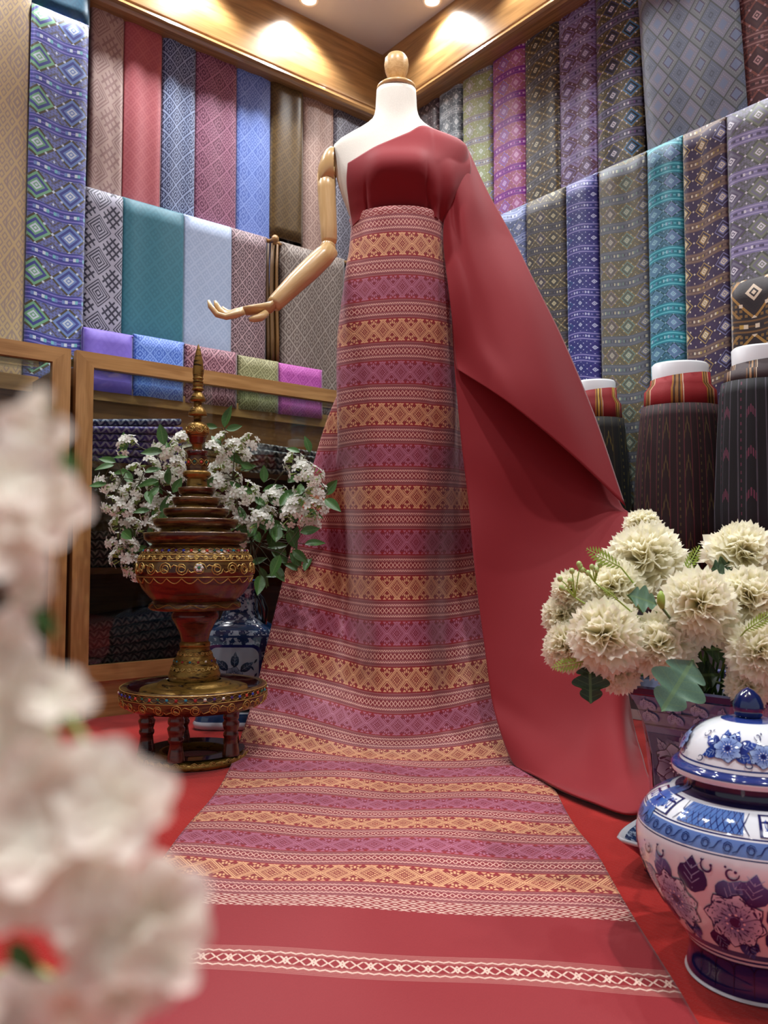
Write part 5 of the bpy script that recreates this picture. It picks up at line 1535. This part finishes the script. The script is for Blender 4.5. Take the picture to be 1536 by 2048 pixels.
for k in range(4):
    x0 = -.02 + k * .0942
    for a, L in ((.3, .020), (2.8, .02), (-.6, .018), (3.7, .018), (1.2, .014), (1.9, .014)): pt.leaf(x0 + .010 * math.cos(a), .277 + .005 * math.sin(a), a, L, .012, NAVY, BLUE, PALE)
    pt.flower(x0, .277, .014, 7, .4, BLUE, PALE, NAVY); pt.flower(x0 + .032, .272, .012, 7, .1, BLUE, PALE, NAVY)
    for x, y in ((.02, .262), (-.025, .262), (.045, .262), (-.03, .288), (.03, .29)): pt.curl(x0 + x, y, x * 99, .004, .0012, NAVY, .9, 1); pt.dot(x0 + x + .005, y + .003, .001, NAVY)
pt.build('painted_flowers', lid)
mb = MB(); mb.add(*lathe([(.013, .303), (.0155, .306), (.0175, .313), (.0172, .320), (.0135, .329), (.007, .336), (.0001, .3395)], JX, JY, 32)); mb.build('knob', plain('cobalt_glaze', C(20, 34, 84), rough=.06, coat=1.0), lid)

# ================================================================== skirt forms on a low platform by the right wall
plat = empty('display_platform', WP('R', 1.7, .03, 0), 'low grey display platform with white kick strip under the skirt forms', 'platform')
mb = MB(); mb.add(*wbox('R', 1.0, 2.6, -.09, .15, .03, .34)); mb.build('body', plain('grey_laminate', C(84, 92, 96), rough=.4), plat, smooth=False, bevel=.003)
mb = MB(); mb.add(*wbox('R', 1.0, 2.6, -.09, .152, .001, .03)); mb.build('kick_strip', plain('white_laminate', C(206, 208, 206), rough=.4), plat, smooth=False)
def stripes(c0, c1, c2, c3, n):
    def b():
        u, v, _, vv = coords('UV')
        t = fr(u * n)
        w = (t < .30); w2 = near(t, .08, .03) ; w3 = near(t, .22, .03)
        c = mixc(w, c0, c1); c = mixc(either(w2, w3), c, c2); c = mixc(near(t, .15, .03), c, c3)
        c = mixc(near(t, .33, .012), c, C(220, 200, 170))
        return {'c': c, 'h': noise(vv, 300, 2), 'st': .2}
    return b
def ikat(c0, l1, l2, n, zig_=True):
    def b():
        u, v, _, vv = coords('UV')
        t = fr(u * n)
        fine = tri(u * n * 3) > .43
        c = mixc(fine * .8, c0, l1)
        z = tri(v * 9 + ab(t - .5) * (3.0 if zig_ else 1.0))
        dash = tri(u * n * 14) > .2
        c = mixc((z > .40) * (t > .35) * (t < .65) * dash, c, l2)
        dt = (tri(v * 46) > .3) * near(t, .12, .03)
        c = mixc(dt * .7, c, l2)
        n_ = noise(vec3(u * 200, v * 30, 0), 1, 2)
        return {'c': mixc(n_ * .5, c, C(12, 8, 10)), 'h': n_ + fine, 'st': .25}
    return b
M['formw'] = plain('form_white', C(226, 228, 230), rough=.4)
def form(lab, px_, ytop, hwt, hwb, ytb, ysk, o, wb, sk, seedv, hang=0.0):
    s, z = ONW('R', px_, ytop, o); D = WP('R', s, o, z); k = D.y / F
    zt_, zb_, zs_ = z, ONW('R', px_, ytb, o)[1], ONW('R', px_, ysk, o)[1]
    e = empty('skirt_form', (D.x, D.y, .34), lab, 'dress form', 'skirt forms on the platform')
    def ring(hw, zz, wav=0.0, n=56, ph=0.0):
        return [(D.x + hw * (1 + wav * math.sin(11 * a + ph) + wav * .6 * math.sin(17 * a + 2 * ph)) * math.cos(a) * 1.0, D.y + hw * .72 * (1 + wav * math.sin(11 * a + ph)) * math.sin(a), zz) for a in [2 * PI * i / n for i in range(n + 1)]]
    def loft(name, rows, mat, solid=0):
        mb = MB(); V = []; U = []; n = len(rows[0]) - 1
        for r in rows:
            for i, p in enumerate(r): V.append(p); U.append((i / n, p[2]))
        mb.add(V, [(i * (n + 1) + j, i * (n + 1) + j + 1, (i + 1) * (n + 1) + j + 1, (i + 1) * (n + 1) + j) for i in range(len(rows) - 1) for j in range(n)], U)
        return mb.build(name, mat, e, solid=solid)
    ht, hb = hwt * k, hwb * k
    mid_ = ht + (hb - ht) * .35
    tilt = lambda r, d: [(x, y, zz + d * (x - D.x)) for x, y, zz in r]
    loft('form_body', [ring(.001, zt_ + .002), ring(ht * .9, zt_ + .002), ring(ht * .97, zt_ - .004), ring(ht * .96, zb_ - .02), ring(mid_ * .97, zs_ - .02), ring(hb * .85, .36), ring(hb * .8, .341)], M['formw'])
    loft('waistband', [tilt(ring(ht * .99, zb_ - .004, .012), .12), ring(ht * 1.02, zb_ - .03, .01, ph=.5), ring(mid_ * 1.0, (zb_ + zs_) / 2, .012, ph=1), ring(mid_ * 1.03, zs_ - .012, .008, ph=1.5)], wb, .002)
    loft('skirt', [ring(mid_ * 1.09, zs_ + .004, .006), ring(mid_ * 1.14, zs_ - .03, .010, ph=.3), ring(hb * .95, zs_ - .16, .02, ph=.8), ring(hb, zs_ - .34, .035, ph=1.1), ring(hb * 1.02, .36, .05, ph=1.4)], sk, .002)
    return e
form('left skirt form with red and gold striped waistband over black and olive skirt', 1192, 764, 40, 66, 780, 842, .11, material('stripe_band', stripes(C(140, 24, 28), C(176, 120, 36), C(90, 50, 20), C(210, 170, 70), 7), rough=.7),
     material('olive_ikat', ikat(C(24, 20, 16), C(64, 54, 24), C(120, 104, 40), 7), rough=.7), 1)
form('middle skirt form with red striped waistband over dark maroon ikat skirt', 1360, 730, 58, 92, 752, 818, .13, material('stripe_band2', stripes(C(150, 26, 32), C(168, 110, 34), C(70, 40, 20), C(150, 110, 60), 6), rough=.7),
     material('maroon_ikat', ikat(C(44, 20, 22), C(112, 48, 58), C(110, 90, 48), 13), rough=.75), 2)
f3 = form('right skirt form with crumpled dark waistband over black ikat skirt', 1528, 698, 66, 98, 722, 770, .13, material('dark_band', stripes(C(48, 20, 24), C(110, 70, 34), C(30, 16, 18), C(170, 130, 90), 8), rough=.6),
     material('black_ikat', ikat(C(20, 20, 26), C(96, 92, 104), C(128, 62, 88), 10, False), rough=.75), 3)

# ================================================================== close blossom branch in the left foreground
FX, FY = -.16, .16
fvase = empty('floor_vase', (FX, FY, 0), 'slim white vase below the near blossom branch', 'vase')
mb = MB(); mb.add(*lathe([(.0001, .001), (.045, .001), (.06, .05), (.062, .10), (.04, .17), (.022, .21), (.026, .23), (.02, .228), (.018, .18)], FX, FY, 32)); mb.build('body', M['white_metal'], fvase)
fbr = empty('near_blossom_branch', (FX, FY, .2), 'blurred white blossom branch with broad petals, close at the lower left', 'flowers')
M['near'] = material('near_petal', lambda: mixc(noise(coords('Object')[3], 90, 2) * .9, C(248, 245, 238), C(238, 232, 212)), rough=.6, spec=.25)
thin(M['near'], .45)
def bigpetal(mb, m, L, W, cup):
    V = []
    for i in range(8):
        t = i / 7; w = W * .5 * math.sin(PI * min(.93, .08 + t * .85)) ** .75
        for j in range(7):
            s = j / 3 - 1
            V.append(m @ Vector((t * L, s * w, cup * L * (t - .5) ** 2 + abs(s) ** 2 * w * .35 - .2 * L * t * t)))
    mb.add(V, [(i * 7 + j, i * 7 + j + 1, i * 7 + j + 8, i * 7 + j + 7) for i in range(7) for j in range(6)])
rf = random.Random(21)
stp = [Vector((FX, FY, .2)), P(-160, 2300, .135), P(-60, 1950, .132), P(10, 1650, .130), P(20, 1350, .128), P(40, 1100, .126), P(50, 930, .125), P(70, 840, .125)]
mb = MB(); mb.add(*tube(stp, [.0022, .002, .0018, .0014, .0012, .001, .001, .0008], 8))
NEAR = [(x, y, r) for x, y, r in ((60, 872, 85), (10, 960, 95), (95, 1015, 95), (20, 1095, 90), (60, 1190, 45), (30, 1385, 105), (115, 1395, 70), (10, 1500, 125), (120, 1580, 125), (225, 1600, 120), (50, 1670, 115), (165, 1735, 125),
        (312, 1825, 132), (30, 1790, 75), (215, 1890, 95), (150, 2010, 105), (30, 2030, 85), (335, 1930, 75), (0, 1300, 90), (285, 1600, 70), (240, 1990, 80), (80, 800, 30))]
flw = []
for x, y, r_px in NEAR:
    n_ = 5; a0 = rf.uniform(0, 1.2); L = r_px * .112 / F
    D = .112 + rf.uniform(-.004, .010); c = P(x, y, D)
    d = Vector((.35 + rf.uniform(-.35, .35), -1, .35 + rf.uniform(-.35, .35)))
    fm = MB(); fr_m = frame(c, d, (1, rf.uniform(-.5, .5), rf.uniform(-.5, .5)))
    for k in range(n_):
        bigpetal(fm, fr_m @ Matrix.Rotation(a0 + 2 * PI * k / n_, 4, 'Z') @ Matrix.Rotation(-.25 + rf.uniform(-.3, .3), 4, 'Y'), L * rf.uniform(.9, 1.1), L * .95, .5)
    flw.append(fm)
    qs = min(stp[1:], key=lambda q: (q - c).length)
    mb.add(*tube([qs, qs.lerp(c, .5) + Vector((0, .006, 0)), c + Vector((0, .002, 0))], .0007, 6))
mb.build('stem', M['calyx'], fbr)
for fm in flw: fm.build('blossom', M['near'], fbr)
for x, y, L in ((30, 1250, .006), (20, 1880, .008), (15, 1690, .006), (120, 900, .005), (70, 1215, .006)):
    m = frame(P(x, y, .124), (0.2, -1, .3), (.6, 0, -.8), L); inst('leaf', LEAF[0], fbr, m)
